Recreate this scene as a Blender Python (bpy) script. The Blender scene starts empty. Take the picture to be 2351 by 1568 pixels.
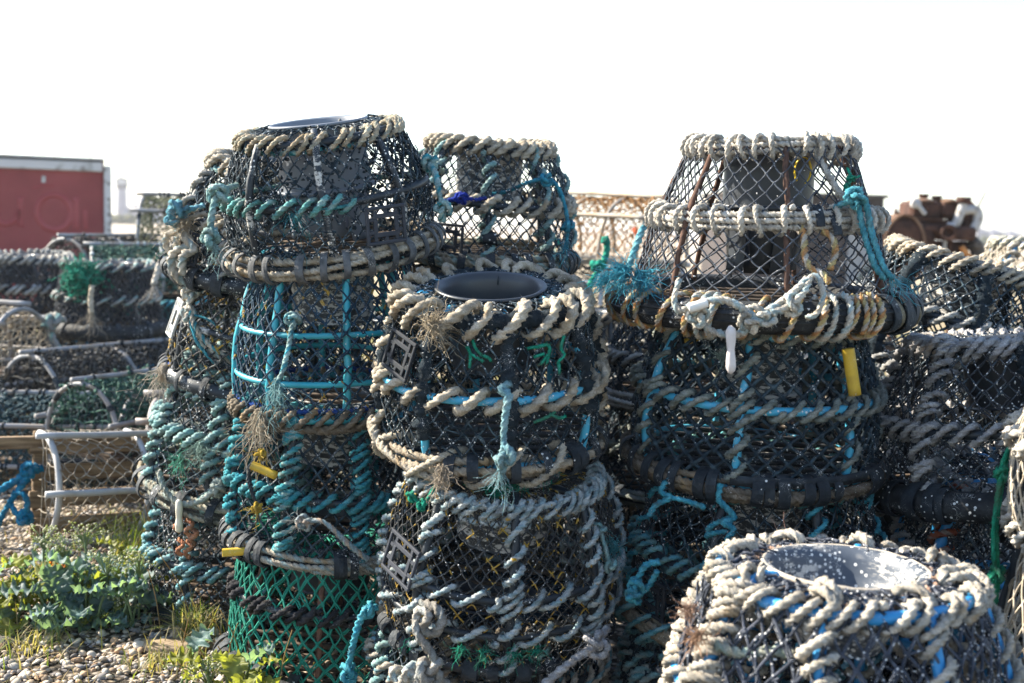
import bpy, math, random
import numpy as np
from mathutils import Matrix, Vector

SC = bpy.context.scene
COLL = SC.collection
PI = math.pi
R_ = math.radians
rng = np.random.default_rng(7)
random.seed(7)

# ------------------------------------------------------------------ camera
CAM_H, PITCH, ROLL, FPX = 1.40, math.atan(114.5 / 1138.0), R_(1.6), 1138.0
_f = np.array([0, math.cos(PITCH), -math.sin(PITCH)])
_r0 = np.array([1.0, 0, 0]); _u0 = np.array([0, math.sin(PITCH), math.cos(PITCH)])
_rt = math.cos(ROLL) * _r0 + math.sin(ROLL) * _u0
_up = -math.sin(ROLL) * _r0 + math.cos(ROLL) * _u0
EYE = np.array([0, 0, CAM_H])
K = 1024.0 / 2351.0

def at(xd, yd, D):
    """place in the world, D metres ahead of the photographer, seen at survey point (xd, yd)"""
    d = _f * FPX + _rt * (xd * K - 512) + _up * (341.5 - yd * K)
    return EYE + d * (D / d[1])

def on_ground(xd, yd, z=0.0):
    d = _f * FPX + _rt * (xd * K - 512) + _up * (341.5 - yd * K)
    return EYE + d * ((z - CAM_H) / d[2])

# ------------------------------------------------------------------ mesh builder
class MB:
    def __init__(s):
        s.v, s.q, s.t, s.c, s.n = [], [], [], [], 0; s.fq, s.ft = [], []
    def add(s, V, Q=None, T=None, C=None, flat=False):
        V = np.asarray(V, float).reshape(-1, 3)
        if C is None: C = np.ones((len(V), 3))
        C = np.broadcast_to(np.asarray(C, float), (len(V), 3))
        s.v.append(V); s.c.append(C)
        if Q is not None and len(Q): s.q.append(np.asarray(Q, int) + s.n); s.fq.append(np.full(len(Q), not flat))
        if T is not None and len(T): s.t.append(np.asarray(T, int) + s.n); s.ft.append(np.full(len(T), not flat))
        s.n += len(V)
        return s
    def build(s, name, mat, parent=None, smooth=True):
        V = np.concatenate(s.v); C = np.concatenate(s.c)
        Q = np.concatenate(s.q) if s.q else np.zeros((0, 4), int)
        T = np.concatenate(s.t) if s.t else np.zeros((0, 3), int)
        me = bpy.data.meshes.new(name)
        me.vertices.add(len(V)); me.vertices.foreach_set('co', V.astype(np.float32).ravel())
        loops = np.concatenate([Q.ravel(), T.ravel()])
        tot = np.concatenate([np.full(len(Q), 4), np.full(len(T), 3)])
        st = np.concatenate([[0], np.cumsum(tot)[:-1]]) if len(tot) else np.zeros(0, int)
        me.loops.add(len(loops)); me.loops.foreach_set('vertex_index', loops.astype(np.int32))
        me.polygons.add(len(tot)); me.polygons.foreach_set('loop_start', st.astype(np.int32))
        me.polygons.foreach_set('use_smooth', np.concatenate(s.fq + s.ft) & smooth)
        me.update(calc_edges=True)
        a = me.color_attributes.new('Col', 'FLOAT_COLOR', 'POINT')
        a.data.foreach_set('color', np.concatenate([C, np.ones((len(C), 1))], 1).astype(np.float32).ravel())
        me.materials.append(mat)
        o = bpy.data.objects.new(name, me); COLL.objects.link(o)
        if parent is not None: o.parent = parent
        return o

def tag(o, label, cat, group=None, kind=None):
    if label: o['label'] = label
    if cat: o['category'] = cat
    if group: o['group'] = group
    if kind: o['kind'] = kind
    return o

def thing(name, label, cat, loc=(0, 0, 0), rot=(0, 0, 0), group=None):
    o = bpy.data.objects.new(name, None); COLL.objects.link(o)
    o.empty_display_size = 0.1
    o.location = [float(x) for x in loc]; o.rotation_euler = rot
    return tag(o, label, cat, group)

def mat_of(loc, rot):
    from mathutils import Euler
    return np.array(Matrix.Translation(Vector([float(x) for x in loc])) @ Euler(rot).to_matrix().to_4x4())

# ------------------------------------------------------------------ curves and sweeps
def unit(a):
    return a / np.maximum(np.linalg.norm(a, axis=-1, keepdims=True), 1e-9)

def tangents(P, closed=False):
    if closed: return unit(np.roll(P, -1, 0) - np.roll(P, 1, 0))
    return unit(np.gradient(P, axis=0))

def frames(P, closed=False, ref=None):
    T = tangents(P, closed)
    if ref is not None:
        ref = np.broadcast_to(np.asarray(ref, float), P.shape)
        N = unit(ref - (ref * T).sum(1, keepdims=True) * T)
        return T, N, np.cross(T, N)
    N = np.zeros_like(P)
    a = np.array([0, 0, 1.0]) if abs(T[0, 2]) < .8 else np.array([1.0, 0, 0])
    n = np.cross(T[0], a); n /= np.linalg.norm(n) + 1e-9
    for i in range(len(P)):
        t = T[i]; n = n - t * float(n @ t); n = n / (math.sqrt(float(n @ n)) + 1e-9); N[i] = n
    return T, N, np.cross(T, N)

def sweep(mb, P, N, B, sec, closed=False, col=None, cap=True):
    n = len(P); sec = np.asarray(sec, float)
    if sec.ndim == 2: sec = np.broadcast_to(sec, (n,) + sec.shape)
    m = sec.shape[1]
    V = P[:, None] + sec[..., :1] * N[:, None] + sec[..., 1:2] * B[:, None]
    ii = np.arange(n if closed else n - 1); jj = np.arange(m)
    I, J = np.meshgrid(ii, jj, indexing='ij')
    I2 = (I + 1) % n; J2 = (J + 1) % m
    Q = np.stack([I * m + J, I * m + J2, I2 * m + J2, I2 * m + J], -1).reshape(-1, 4)
    V = V.reshape(-1, 3); T = None
    C = np.ones((len(V), 3)) if col is None else np.broadcast_to(np.asarray(col, float).reshape(-1, 3) if np.ndim(col) > 1 else col, (len(V), 3))
    if cap and not closed:
        V = np.concatenate([V, [P[0], P[-1]]]); C = np.concatenate([C, C[:1], C[-1:]])
        a = n * m; j = np.arange(m); j2 = (j + 1) % m
        T = np.concatenate([np.stack([j2, j, np.full(m, a)], 1),
                            np.stack([(n - 1) * m + j, (n - 1) * m + j2, np.full(m, a + 1)], 1)])
    mb.add(V, Q, T, C)

def tube(mb, P, r, sides=8, closed=False, col=None, ref=None, cap=True, jit=0):
    P = np.asarray(P, float); n = len(P)
    T, N, B = frames(P, closed, ref)
    th = np.arange(sides) * 2 * PI / sides
    r = np.broadcast_to(np.asarray(r, float), (n,))
    rr = r[:, None] * np.ones(sides)
    if jit: rr = rr * (1 + jit * rng.standard_normal((n, sides)))
    sec = np.stack([rr * np.cos(th), rr * np.sin(th)], -1)
    sweep(mb, P, N, B, sec, closed, col, cap)

def resample(P, step, closed=False):
    P = np.asarray(P, float)
    if closed: P = np.concatenate([P, P[:1]])
    L = np.concatenate([[0], np.cumsum(np.linalg.norm(np.diff(P, axis=0), axis=1))])
    n = max(4, int(L[-1] / step))
    s = np.linspace(0, L[-1], n + 1)
    if closed: s = s[:-1]
    return np.stack([np.interp(s, L, P[:, k]) for k in range(3)], 1)

def spline(pts, n=12, closed=False):
    p = np.asarray(pts, float)
    if closed: p = np.concatenate([p[-1:], p, p[:2]])
    else: p = np.concatenate([2 * p[:1] - p[1:2], p, 2 * p[-1:] - p[-2:-1]])
    out = []
    t = np.linspace(0, 1, n, endpoint=False)[:, None]
    for i in range(1, len(p) - 2):
        a, b, c, d = p[i - 1:i + 3]
        out.append(.5 * (2 * b + (c - a) * t + (2 * a - 5 * b + 4 * c - d) * t ** 2 + (3 * b - a - 3 * c + d) * t ** 3))
    if not closed: out.append(p[-2:-1])
    return np.concatenate(out)

def rope(mb, P, r, cols, closed=False, ref=None, lay=5.8, step=.75, lo=False, fuzz=.05):
    """three-strand laid rope; cols = three strand colours"""
    if ref is None: P = resample(P, r * step * (2 if lo else 1), closed)
    n = len(P)
    T, N, B = frames(P, closed, ref)
    seg = np.linalg.norm(np.diff(P, axis=0, append=P[:1] if closed else P[-1:]), axis=1)
    s = np.concatenate([[0], np.cumsum(seg)[:-1]])
    m = 6 if lo else 9; k = m // 3
    tw = 2 * PI * s / (lay * r)
    th = np.arange(m) * 2 * PI / m + tw[:, None]
    pat = np.array([1.0, .70] if lo else [1.07, .97, .68])
    thick = 1 + .10 * np.convolve(rng.standard_normal(n + 12), np.ones(13) / 3.6, 'valid')[:n]
    rad = r * np.clip(thick, .75, 1.25)[:, None] * pat[np.arange(m) % k] * (1 + fuzz * rng.standard_normal((n, m)))
    sec = np.stack([rad * np.cos(th), rad * np.sin(th)], -1)
    c3 = np.asarray(cols, float).reshape(-1, 3)
    c3 = c3[np.arange(m) // k % len(c3)]
    w = np.convolve(rng.standard_normal(n + 8), np.ones(9) / 3, 'valid')[:n] * .11
    C = c3[None] * np.clip(1 + w[:, None, None] + .08 * rng.standard_normal((n, m, 1)), .5, 1.5)
    sweep(mb, P, N, B, sec, closed, C.reshape(-1, 3))
    if not lo: hairs(mb, P, r, c3.mean(0), 1.0)

def hairs(mb, P, r, col, dens=1.0):
    """loose fibres standing off a rope"""
    k = int(len(P) * 3.2 * dens)
    if k < 1: return
    i = rng.integers(0, len(P), k)
    d = unit(rng.standard_normal((k, 3)))
    a = P[i] + d * r * .85; b = a + d * (r * rng.uniform(.35, .95, (k, 1))) + .35 * r * rng.standard_normal((k, 3))
    w = unit(np.cross(d, rng.standard_normal((k, 3)))) * .0008
    V = np.stack([a - w, a + w, b], 1).reshape(-1, 3)
    mb.add(V, None, np.arange(3 * k).reshape(-1, 3), np.asarray(col) * 1.1)

def helix(P, T, N, rad, pitch, step, wob=.25, phase=None, slack=.12, hand=-1, slant=.75):
    """path of a lashing wound round the curve P (dense), with uneven spacing"""
    L = np.concatenate([[0], np.cumsum(np.linalg.norm(np.diff(P, axis=0), axis=1))])
    turns = max(1.0, L[-1] / pitch)
    per = max(9, int((2 * PI * rad + pitch) / step))
    n = int(turns * per)
    u = np.linspace(0, 1, n)
    k = int(turns) + 3
    dev = np.interp(u * turns, np.arange(k), rng.uniform(-wob, wob, k) * pitch)
    ph = hand * 2 * PI * u * turns + (rng.uniform(0, 6.28) if phase is None else phase)
    s = np.clip(u * L[-1] + dev + hand * slant * rad * np.sin(ph), 0, L[-1])
    ip = lambda A: np.stack([np.interp(s, L, A[:, j]) for j in range(3)], 1)
    p = ip(P); t = unit(ip(T)); nn = ip(N); nn = unit(nn - (nn * t).sum(1, keepdims=True) * t); b = np.cross(t, nn)
    rr = rad * (1 + slack * np.abs(np.interp(u * turns * 2, np.arange(2 * k), rng.standard_normal(2 * k))))[:, None]
    return p + rr * (np.cos(ph)[:, None] * nn + np.sin(ph)[:, None] * b), t

def lash(mb, P, N, hr, r, cols, pitch, lo=False, wob=.25, closed=False, phase=None, slack=.07, hand=-1, slant=.75):
    T = tangents(P)
    Q, ref = helix(P, T, N, hr + r * .9, pitch, r * (1.7 if lo else .85), wob, phase, slack, hand, slant)
    rope(mb, Q, r, cols, ref=ref, lo=lo)

def knot(mb, c, size, r, cols, lo=False):
    t = np.linspace(0, 2 * PI, 40, endpoint=False)
    a = rng.uniform(0, 6.28, 3)
    P = np.stack([(2 + np.cos(3 * t)) * np.cos(2 * t), (2 + np.cos(3 * t)) * np.sin(2 * t), 1.6 * np.sin(3 * t)], 1) * size / 3
    from mathutils import Euler
    M = np.array(Euler(a).to_matrix())
    rope(mb, P @ M.T + c, r, cols, closed=True, lo=lo)

def tuft(mb, c, d, n, ln, col, spread=.5, w=.0011):
    """frayed rope end"""
    c = np.asarray(c, float); d = unit(np.asarray(d, float))
    for _ in range(n):
        e = d + spread * rng.standard_normal(3); e = unit(e)
        l = ln * rng.uniform(.5, 1.1); s = c + .006 * rng.standard_normal(3)
        u = np.linspace(0, 1, 8)[:, None]; k = np.cumsum(rng.standard_normal((8, 3)), 0)
        P = s + u * l * e + k * l * .17 * u + np.array([0, 0, -.25 * l]) * u ** 2
        tube(mb, P, np.linspace(w, w * .5, 8), 3, col=np.asarray(col) * rng.uniform(.8, 1.2), cap=False)

def box(mb, c, s, M=None, col=None, bev=0.0):
    """box with chamfered edges; M rotates it about its centre"""
    h = np.asarray(s, float) / 2; b = min(bev, h.min() * .45)
    if b <= 0:
        V = np.array([[x, y, z] for x in (-1, 1) for y in (-1, 1) for z in (-1, 1)]) * h
        Q = [[0, 1, 3, 2], [4, 6, 7, 5], [0, 4, 5, 1], [2, 3, 7, 6], [0, 2, 6, 4], [1, 5, 7, 3]]; T = None
    else:
        V, idx = [], {}
        for sx in (-1, 1):
            for sy in (-1, 1):
                for sz in (-1, 1):
                    for ax in range(3):
                        p = h - b; p[ax] = h[ax]; idx[sx, sy, sz, ax] = len(V); V.append(p * (sx, sy, sz))
        Q, T = [], []
        for ax in range(3):
            u, w = [(1, 2), (2, 0), (0, 1)][ax]
            for sg in (-1, 1):
                f = []
                for a, c2 in ((-1, -1), (1, -1), (1, 1), (-1, 1)):
                    k = [0, 0, 0]; k[ax] = sg; k[u] = a; k[w] = c2; f.append(idx[(*k, ax)])
                Q.append(f if sg > 0 else f[::-1])
            for a in (-1, 1):
                for c2 in (-1, 1):
                    k1 = [0, 0, 0]; k1[u] = a; k1[w] = c2; k2 = list(k1); k1[ax] = -1; k2[ax] = 1
                    f = [idx[(*k1, u)], idx[(*k2, u)], idx[(*k2, w)], idx[(*k1, w)]]
                    Q.append(f if a * c2 > 0 else f[::-1])
        for sx in (-1, 1):
            for sy in (-1, 1):
                for sz in (-1, 1):
                    f = [idx[sx, sy, sz, k] for k in range(3)]
                    T.append(f if sx * sy * sz > 0 else f[::-1])
        V = np.array(V)
    if M is not None: V = V @ np.asarray(M).T
    mb.add(V + np.asarray(c, float), Q, T, col, True)

def lathe(mb, prof, n=40, col=None, jit=0, closed=False):
    prof = np.asarray(prof, float); m = len(prof)
    th = np.arange(n) * 2 * PI / n
    V = np.stack([prof[:, None, 0] * np.cos(th), prof[:, None, 0] * np.sin(th), prof[:, None, 1] + 0 * th], -1)
    if jit: V = V + jit * rng.standard_normal(V.shape)
    I, J = np.meshgrid(np.arange(m if closed else m - 1), np.arange(n), indexing='ij')
    I2 = (I + 1) % m; J2 = (J + 1) % n
    Q = np.stack([I * n + J, I * n + J2, I2 * n + J2, I2 * n + J], -1).reshape(-1, 4)
    mb.add(V.reshape(-1, 3), Q, None, col)

_ico = None
def ico():
    global _ico
    if _ico is None:
        import bmesh
        bm = bmesh.new(); bmesh.ops.create_icosphere(bm, subdivisions=2, radius=1)
        V = np.array([v.co[:] for v in bm.verts]); F = np.array([[v.index for v in f.verts] for f in bm.faces]); bm.free()
        bm = bmesh.new(); bmesh.ops.create_icosphere(bm, subdivisions=1, radius=1)
        V1 = np.array([v.co[:] for v in bm.verts]); F1 = np.array([[v.index for v in f.verts] for f in bm.faces]); bm.free()
        _ico = (V, F, V1, F1)
    return _ico

def blobs(mb, C, S, lo=True, col=None, rough=.15):
    """many small lumps: centres C (k,3), sizes S (k,) or (k,3)"""
    V2, F2, V1, F1 = ico(); V, F = (V1, F1) if lo else (V2, F2)
    C = np.asarray(C, float); k = len(C)
    if not k: return
    S = np.asarray(S, float); S = S[:, None] * np.ones(3) if S.ndim == 1 else S
    W = V[None] * S[:, None] * (1 + rough * rng.standard_normal((k, len(V), 1))) + C[:, None]
    T = (F[None] + (np.arange(k) * len(V))[:, None, None]).reshape(-1, 3)
    if col is not None and np.ndim(col) == 2: col = np.repeat(col, len(V), 0)
    mb.add(W.reshape(-1, 3), None, T, col)
# ------------------------------------------------------------------ materials (all node based)
_M = {}
class NT:
    def __init__(s, name):
        s.m = bpy.data.materials.new(name); s.m.use_nodes = True
        s.t = s.m.node_tree; s.t.nodes.clear()
        s.out = s.n('ShaderNodeOutputMaterial')
    def n(s, typ, **kw):
        x = s.t.nodes.new(typ)
        for k, v in kw.items(): setattr(x, k, v)
        return x
    def l(s, a, b): s.t.links.new(a, b)
    def coord(s):
        return s.n('ShaderNodeTexCoord').outputs['Object']
    def noise(s, scale, detail=3, rough=.55, vec=None, dist=0):
        x = s.n('ShaderNodeTexNoise'); x.inputs['Scale'].default_value = scale; x.inputs['Detail'].default_value = detail
        x.inputs['Roughness'].default_value = rough; x.inputs['Distortion'].default_value = dist
        s.l(vec or s.coord(), x.inputs['Vector']); return x.outputs['Fac']
    def voro(s, scale, vec=None, feature='F1', out='Distance', rnd=1):
        x = s.n('ShaderNodeTexVoronoi', feature=feature); x.inputs['Scale'].default_value = scale
        x.inputs['Randomness'].default_value = rnd
        s.l(vec or s.coord(), x.inputs['Vector']); return x.outputs[out]
    def ramp(s, fac, a, b, inv=False):
        x = s.n('ShaderNodeMapRange'); x.inputs[1].default_value = a; x.inputs[2].default_value = b
        x.inputs[3].default_value, x.inputs[4].default_value = (1, 0) if inv else (0, 1)
        s.l(fac, x.inputs[0]); return x.outputs[0]
    def math(s, op, a, b):
        x = s.n('ShaderNodeMath', operation=op)
        for k, v in ((0, a), (1, b)):
            if isinstance(v, (int, float)): x.inputs[k].default_value = v
            else: s.l(v, x.inputs[k])
        return x.outputs[0]
    def mix(s, fac, a, b, mode='MIX'):
        x = s.n('ShaderNodeMix', data_type='RGBA', blend_type=mode)
        for i, v in ((0, fac), (6, a), (7, b)):
            if isinstance(v, (int, float)): x.inputs[i].default_value = v
            elif isinstance(v, tuple): x.inputs[i].default_value = (*v, 1)
            else: s.l(v, x.inputs[i])
        return x.outputs[2]
    def attr(s):
        return s.n('ShaderNodeAttribute', attribute_name='Col').outputs['Color']
    def bsdf(s, col, rough=.8, metal=0, bump=None, bstr=.4, bdist=.002, spec=.4):
        p = s.n('ShaderNodeBsdfPrincipled')
        if isinstance(col, tuple): p.inputs['Base Color'].default_value = (*col, 1)
        else: s.l(col, p.inputs['Base Color'])
        if isinstance(rough, (int, float)): p.inputs['Roughness'].default_value = rough
        else: s.l(rough, p.inputs['Roughness'])
        p.inputs['Metallic'].default_value = metal; p.inputs['Specular IOR Level'].default_value = spec
        if bump is not None:
            b = s.n('ShaderNodeBump'); b.inputs['Strength'].default_value = bstr; b.inputs['Distance'].default_value = bdist
            s.l(bump, b.inputs['Height']); s.l(b.outputs[0], p.inputs['Normal'])
        s.l(p.outputs[0], s.out.inputs[0]); return p
    def specks(s, scale, size, patch=(.42, .62), pscale=9):
        """barnacle and tube-worm specks: small round spots that come in patches"""
        d = s.voro(scale); size = size * .72; cs = s.n('ShaderNodeSeparateColor'); s.l(s.voro(scale, out='Color'), cs.inputs[0]); keep = s.math('GREATER_THAN', cs.outputs[0], .55)
        p = s.ramp(s.noise(pscale, 2), *patch)
        th = s.math('MULTIPLY', s.math('GREATER_THAN', s.math('MULTIPLY', s.ramp(d, size * 1.25, size * .4), p), .32), keep)
        w = s.noise(scale * .55, 1, .5, dist=2.5)
        worm = s.math('MULTIPLY', s.math('LESS_THAN', s.math('ABSOLUTE', s.math('SUBTRACT', w, .5), 0), .008), s.math('MULTIPLY', p, s.ramp(s.noise(pscale * 2.3, 1), .52, .6)))
        return s.math('MAXIMUM', th, worm)

def mat_rope(tint='plain'):
    k = 'rope_' + tint
    if k in _M: return _M[k]
    s = NT(k); c = s.attr()
    n1 = s.noise(22, 4); n2 = s.noise(260, 2); n3 = s.noise(6, 3)
    c = s.mix(s.ramp(n2, .35, .7), s.mix(1, c, (.62, .6, .58), 'MULTIPLY'), c)
    dirt = (.10, .085, .06)
    c = s.mix(s.math('MULTIPLY', s.ramp(n1, .52, .74), .55), c, dirt)
    if tint == 'ochre':
        c = s.mix(s.math('MULTIPLY', s.ramp(s.noise(11, 4), .58, .70), .55), c, (.38, .25, .12))
    if tint == 'lichen':
        c = s.mix(s.ramp(s.noise(48, 2), .66, .70), c, (.42, .25, .03))
    c = s.mix(s.math('MULTIPLY', s.specks(150, .3, (.5, .66)), .85), c, (.62, .62, .6))
    s.bsdf(c, .95, bump=s.noise(380, 4, .7), bstr=.9, bdist=.004, spec=.15)
    _M[k] = s.m; return s.m

def mat_plastic(name, col, speck=.3, rough=.5, patch=(.42, .62), crust=0, dirt=.4, fade=None, spec=.4):
    k = 'plastic_' + name
    if k in _M: return _M[k]
    s = NT(k)
    c = s.mix(s.math('MULTIPLY', s.ramp(s.noise(13, 5), .45, .75), dirt), tuple(col), (.035, .035, .033))
    if fade: c = s.mix(s.math('MULTIPLY', s.ramp(s.noise(5, 3), .4, .7), .6), c, fade)
    if speck: c = s.mix(s.specks(95, speck, patch), c, (.62, .62, .60))
    r = rough
    if crust:
        st = s.n('ShaderNodeMapping'); st.inputs['Scale'].default_value = (1, 1, 2.6); s.l(s.coord(), st.inputs[0])
        m = s.math('MULTIPLY', s.ramp(s.noise(26, 6, .7, st.outputs[0]), .5, .56), s.ramp(s.noise(5.5, 2), .62 - crust, .68 - crust))
        c = s.mix(m, c, (.50, .48, .44)); r = s.ramp(m, 0, 1.6); r = s.math('ADD', r, rough * .9)
    s.bsdf(c, r, bump=s.noise(90, 4), bstr=.25, bdist=.002, spec=spec)
    _M[k] = s.m; return s.m

def mat_net(name, col, light=(.058, .095, .12), ochre=0, spec=.3, patch=(.4, .62)):
    k = 'net_' + name
    if k in _M: return _M[k]
    s = NT(k); c = s.mix(s.ramp(s.noise(38, 4), .48, .75), tuple(col), light)
    if ochre: c = s.mix(s.ramp(s.noise(30, 3), .70 - ochre, .74 - ochre), c, (.30, .19, .03))
    c = s.mix(s.specks(120, spec, patch), c, (.64, .64, .63))
    s.bsdf(c, .85, bump=s.noise(300, 2), bstr=.5, bdist=.001, spec=.25)
    _M[k] = s.m; return s.m

def mat_fuzzy():
    if 'fuzzy' in _M: return _M['fuzzy']
    s = NT('weathered_net_wrap'); c = s.mix(s.noise(60, 4), (.007, .012, .018), (.042, .060, .074))
    c = s.mix(s.specks(90, .32, (.38, .6)), c, (.6, .6, .58))
    s.bsdf(c, .95, bump=s.noise(130, 5, .7), bstr=1, bdist=.012, spec=.15)
    _M['fuzzy'] = s.m; return s.m

def mat_rubber(name='rubber', col=(.007, .011, .016), light=(.030, .040, .050), spk=.34, weave=False):
    k = 'strap_' + name
    if k in _M: return _M[k]
    s = NT(k); c = s.mix(s.ramp(s.noise(30, 5), .4, .75), tuple(col), light)
    c = s.mix(s.specks(70, spk, (.46, .64)), c, (.62, .62, .6))
    b = s.math('ADD', s.noise(160, 3), s.voro(55 if not weave else 420))
    s.bsdf(c, .72, bump=b, bstr=.5, bdist=.004, spec=.35)
    _M[k] = s.m; return s.m

def mat_simple(name, a, b, scale=8, rough=.8, bump=40, bstr=.3, bdist=.01, metal=0, lo=.35, hi=.7, stretch=None):
    if name in _M: return _M[name]
    s = NT(name); v = None
    if stretch:
        mp = s.n('ShaderNodeMapping'); mp.inputs['Scale'].default_value = stretch; s.l(s.coord(), mp.inputs[0]); v = mp.outputs[0]
    c = s.mix(s.ramp(s.noise(scale, 5, .6, v), lo, hi), tuple(a), tuple(b))
    s.bsdf(c, rough, metal, bump=s.noise(bump, 4, .6, v), bstr=bstr, bdist=bdist)
    _M[name] = s.m; return s.m

def mat_attr(name, rough=.85, bump=120, bstr=.3, trans=0.0, scale=20):
    if name in _M: return _M[name]
    s = NT(name); c = s.attr(); n = s.noise(scale, 4)
    c = s.mix(s.ramp(n, .3, .75), s.mix(1, c, (.7, .7, .68), 'MULTIPLY'), c)
    p = s.bsdf(c, rough, bump=s.noise(bump, 4), bstr=bstr, bdist=.003, spec=.3)
    if trans:
        t = s.n('ShaderNodeBsdfTranslucent'); s.l(s.mix(1, c, (1.5, 1.5, .5), 'MULTIPLY'), t.inputs[0])
        x = s.n('ShaderNodeMixShader'); x.inputs[0].default_value = trans
        s.l(p.outputs[0], x.inputs[1]); s.l(t.outputs[0], x.inputs[2]); s.l(x.outputs[0], s.out.inputs[0])
    _M[name] = s.m; return s.m

def mat_ground():
    s = NT('shingle_ground'); co = s.coord()
    vc = s.voro(30, co, out='Color'); vd = s.voro(30, co)
    hsv = s.n('ShaderNodeSeparateColor'); s.l(vc, hsv.inputs[0])
    peb = s.mix(hsv.outputs[0], (.20, .15, .10), (.42, .36, .29)); peb = s.mix(s.ramp(hsv.outputs[1], .75, .8), peb, (.13, .12, .12))
    peb = s.mix(s.ramp(vd, .3, .55), peb, (.035, .028, .02))
    gr = s.mix(s.noise(7, 6, .7), (.19, .145, .085), (.44, .36, .24)); gr = s.mix(s.ramp(s.noise(.9, 4), .52, .66), gr, (.15, .145, .04))
    sep = s.n('ShaderNodeSeparateXYZ'); s.l(co, sep.inputs[0])
    wob = s.math('MULTIPLY', s.noise(.7, 4), 6.0)
    f = s.ramp(s.math('ADD', sep.outputs[1], wob), 8.5, 11.5)
    far = s.mix(s.noise(.06, 5, .7), (.34, .275, .20), (.50, .425, .34))
    c = s.mix(f, peb, gr); c = s.mix(s.ramp(sep.outputs[1], 18, 60), c, far)
    h = s.math('MULTIPLY', s.math('SUBTRACT', 1.0, vd), s.ramp(sep.outputs[1], 20, 6))
    s.bsdf(c, .92, bump=s.math('ADD', h, s.math('MULTIPLY', s.noise(60, 5), .4)), bstr=.8, bdist=.03, spec=.2)
    return s.m

BLACK = (.009, .016, .024)
WHITE_ROPE = [(.64, .60, .54), (.58, .55, .49), (.68, .65, .59)]
BEIGE = [(.54, .48, .38), (.47, .42, .34), (.58, .52, .43)]
GREYROPE = [(.40, .40, .38), (.33, .335, .33), (.45, .45, .43)]
PALEBLUE = [(.40, .47, .49), (.26, .37, .41), (.50, .54, .54)]
AQUA = [(.06, .33, .39), (.10, .39, .44), (.04, .27, .34)]
SKYBLUE = [(.07, .36, .46), (.10, .42, .52), (.05, .30, .42)]
TEALPALE = [(.28, .45, .45), (.36, .50, .49), (.20, .39, .40)]
ORANGEW = [(.62, .57, .50), (.56, .29, .12), (.58, .46, .22)]
WHITEBLUE = [(.66, .62, .54), (.62, .58, .50), (.44, .55, .57)]
OLIVE = [(.25, .28, .26), (.18, .215, .20), (.31, .33, .30)]
DARKR = [(.03, .03, .035), (.045, .045, .05), (.035, .035, .04)]
MAUVE = [(.47, .46, .47), (.38, .385, .40), (.53, .525, .52)]
BROWN = [(.22, .19, .15), (.18, .155, .12), (.26, .22, .17)]
GREEN = [(.02, .33, .22), (.03, .38, .26), (.015, .28, .18)]
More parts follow.
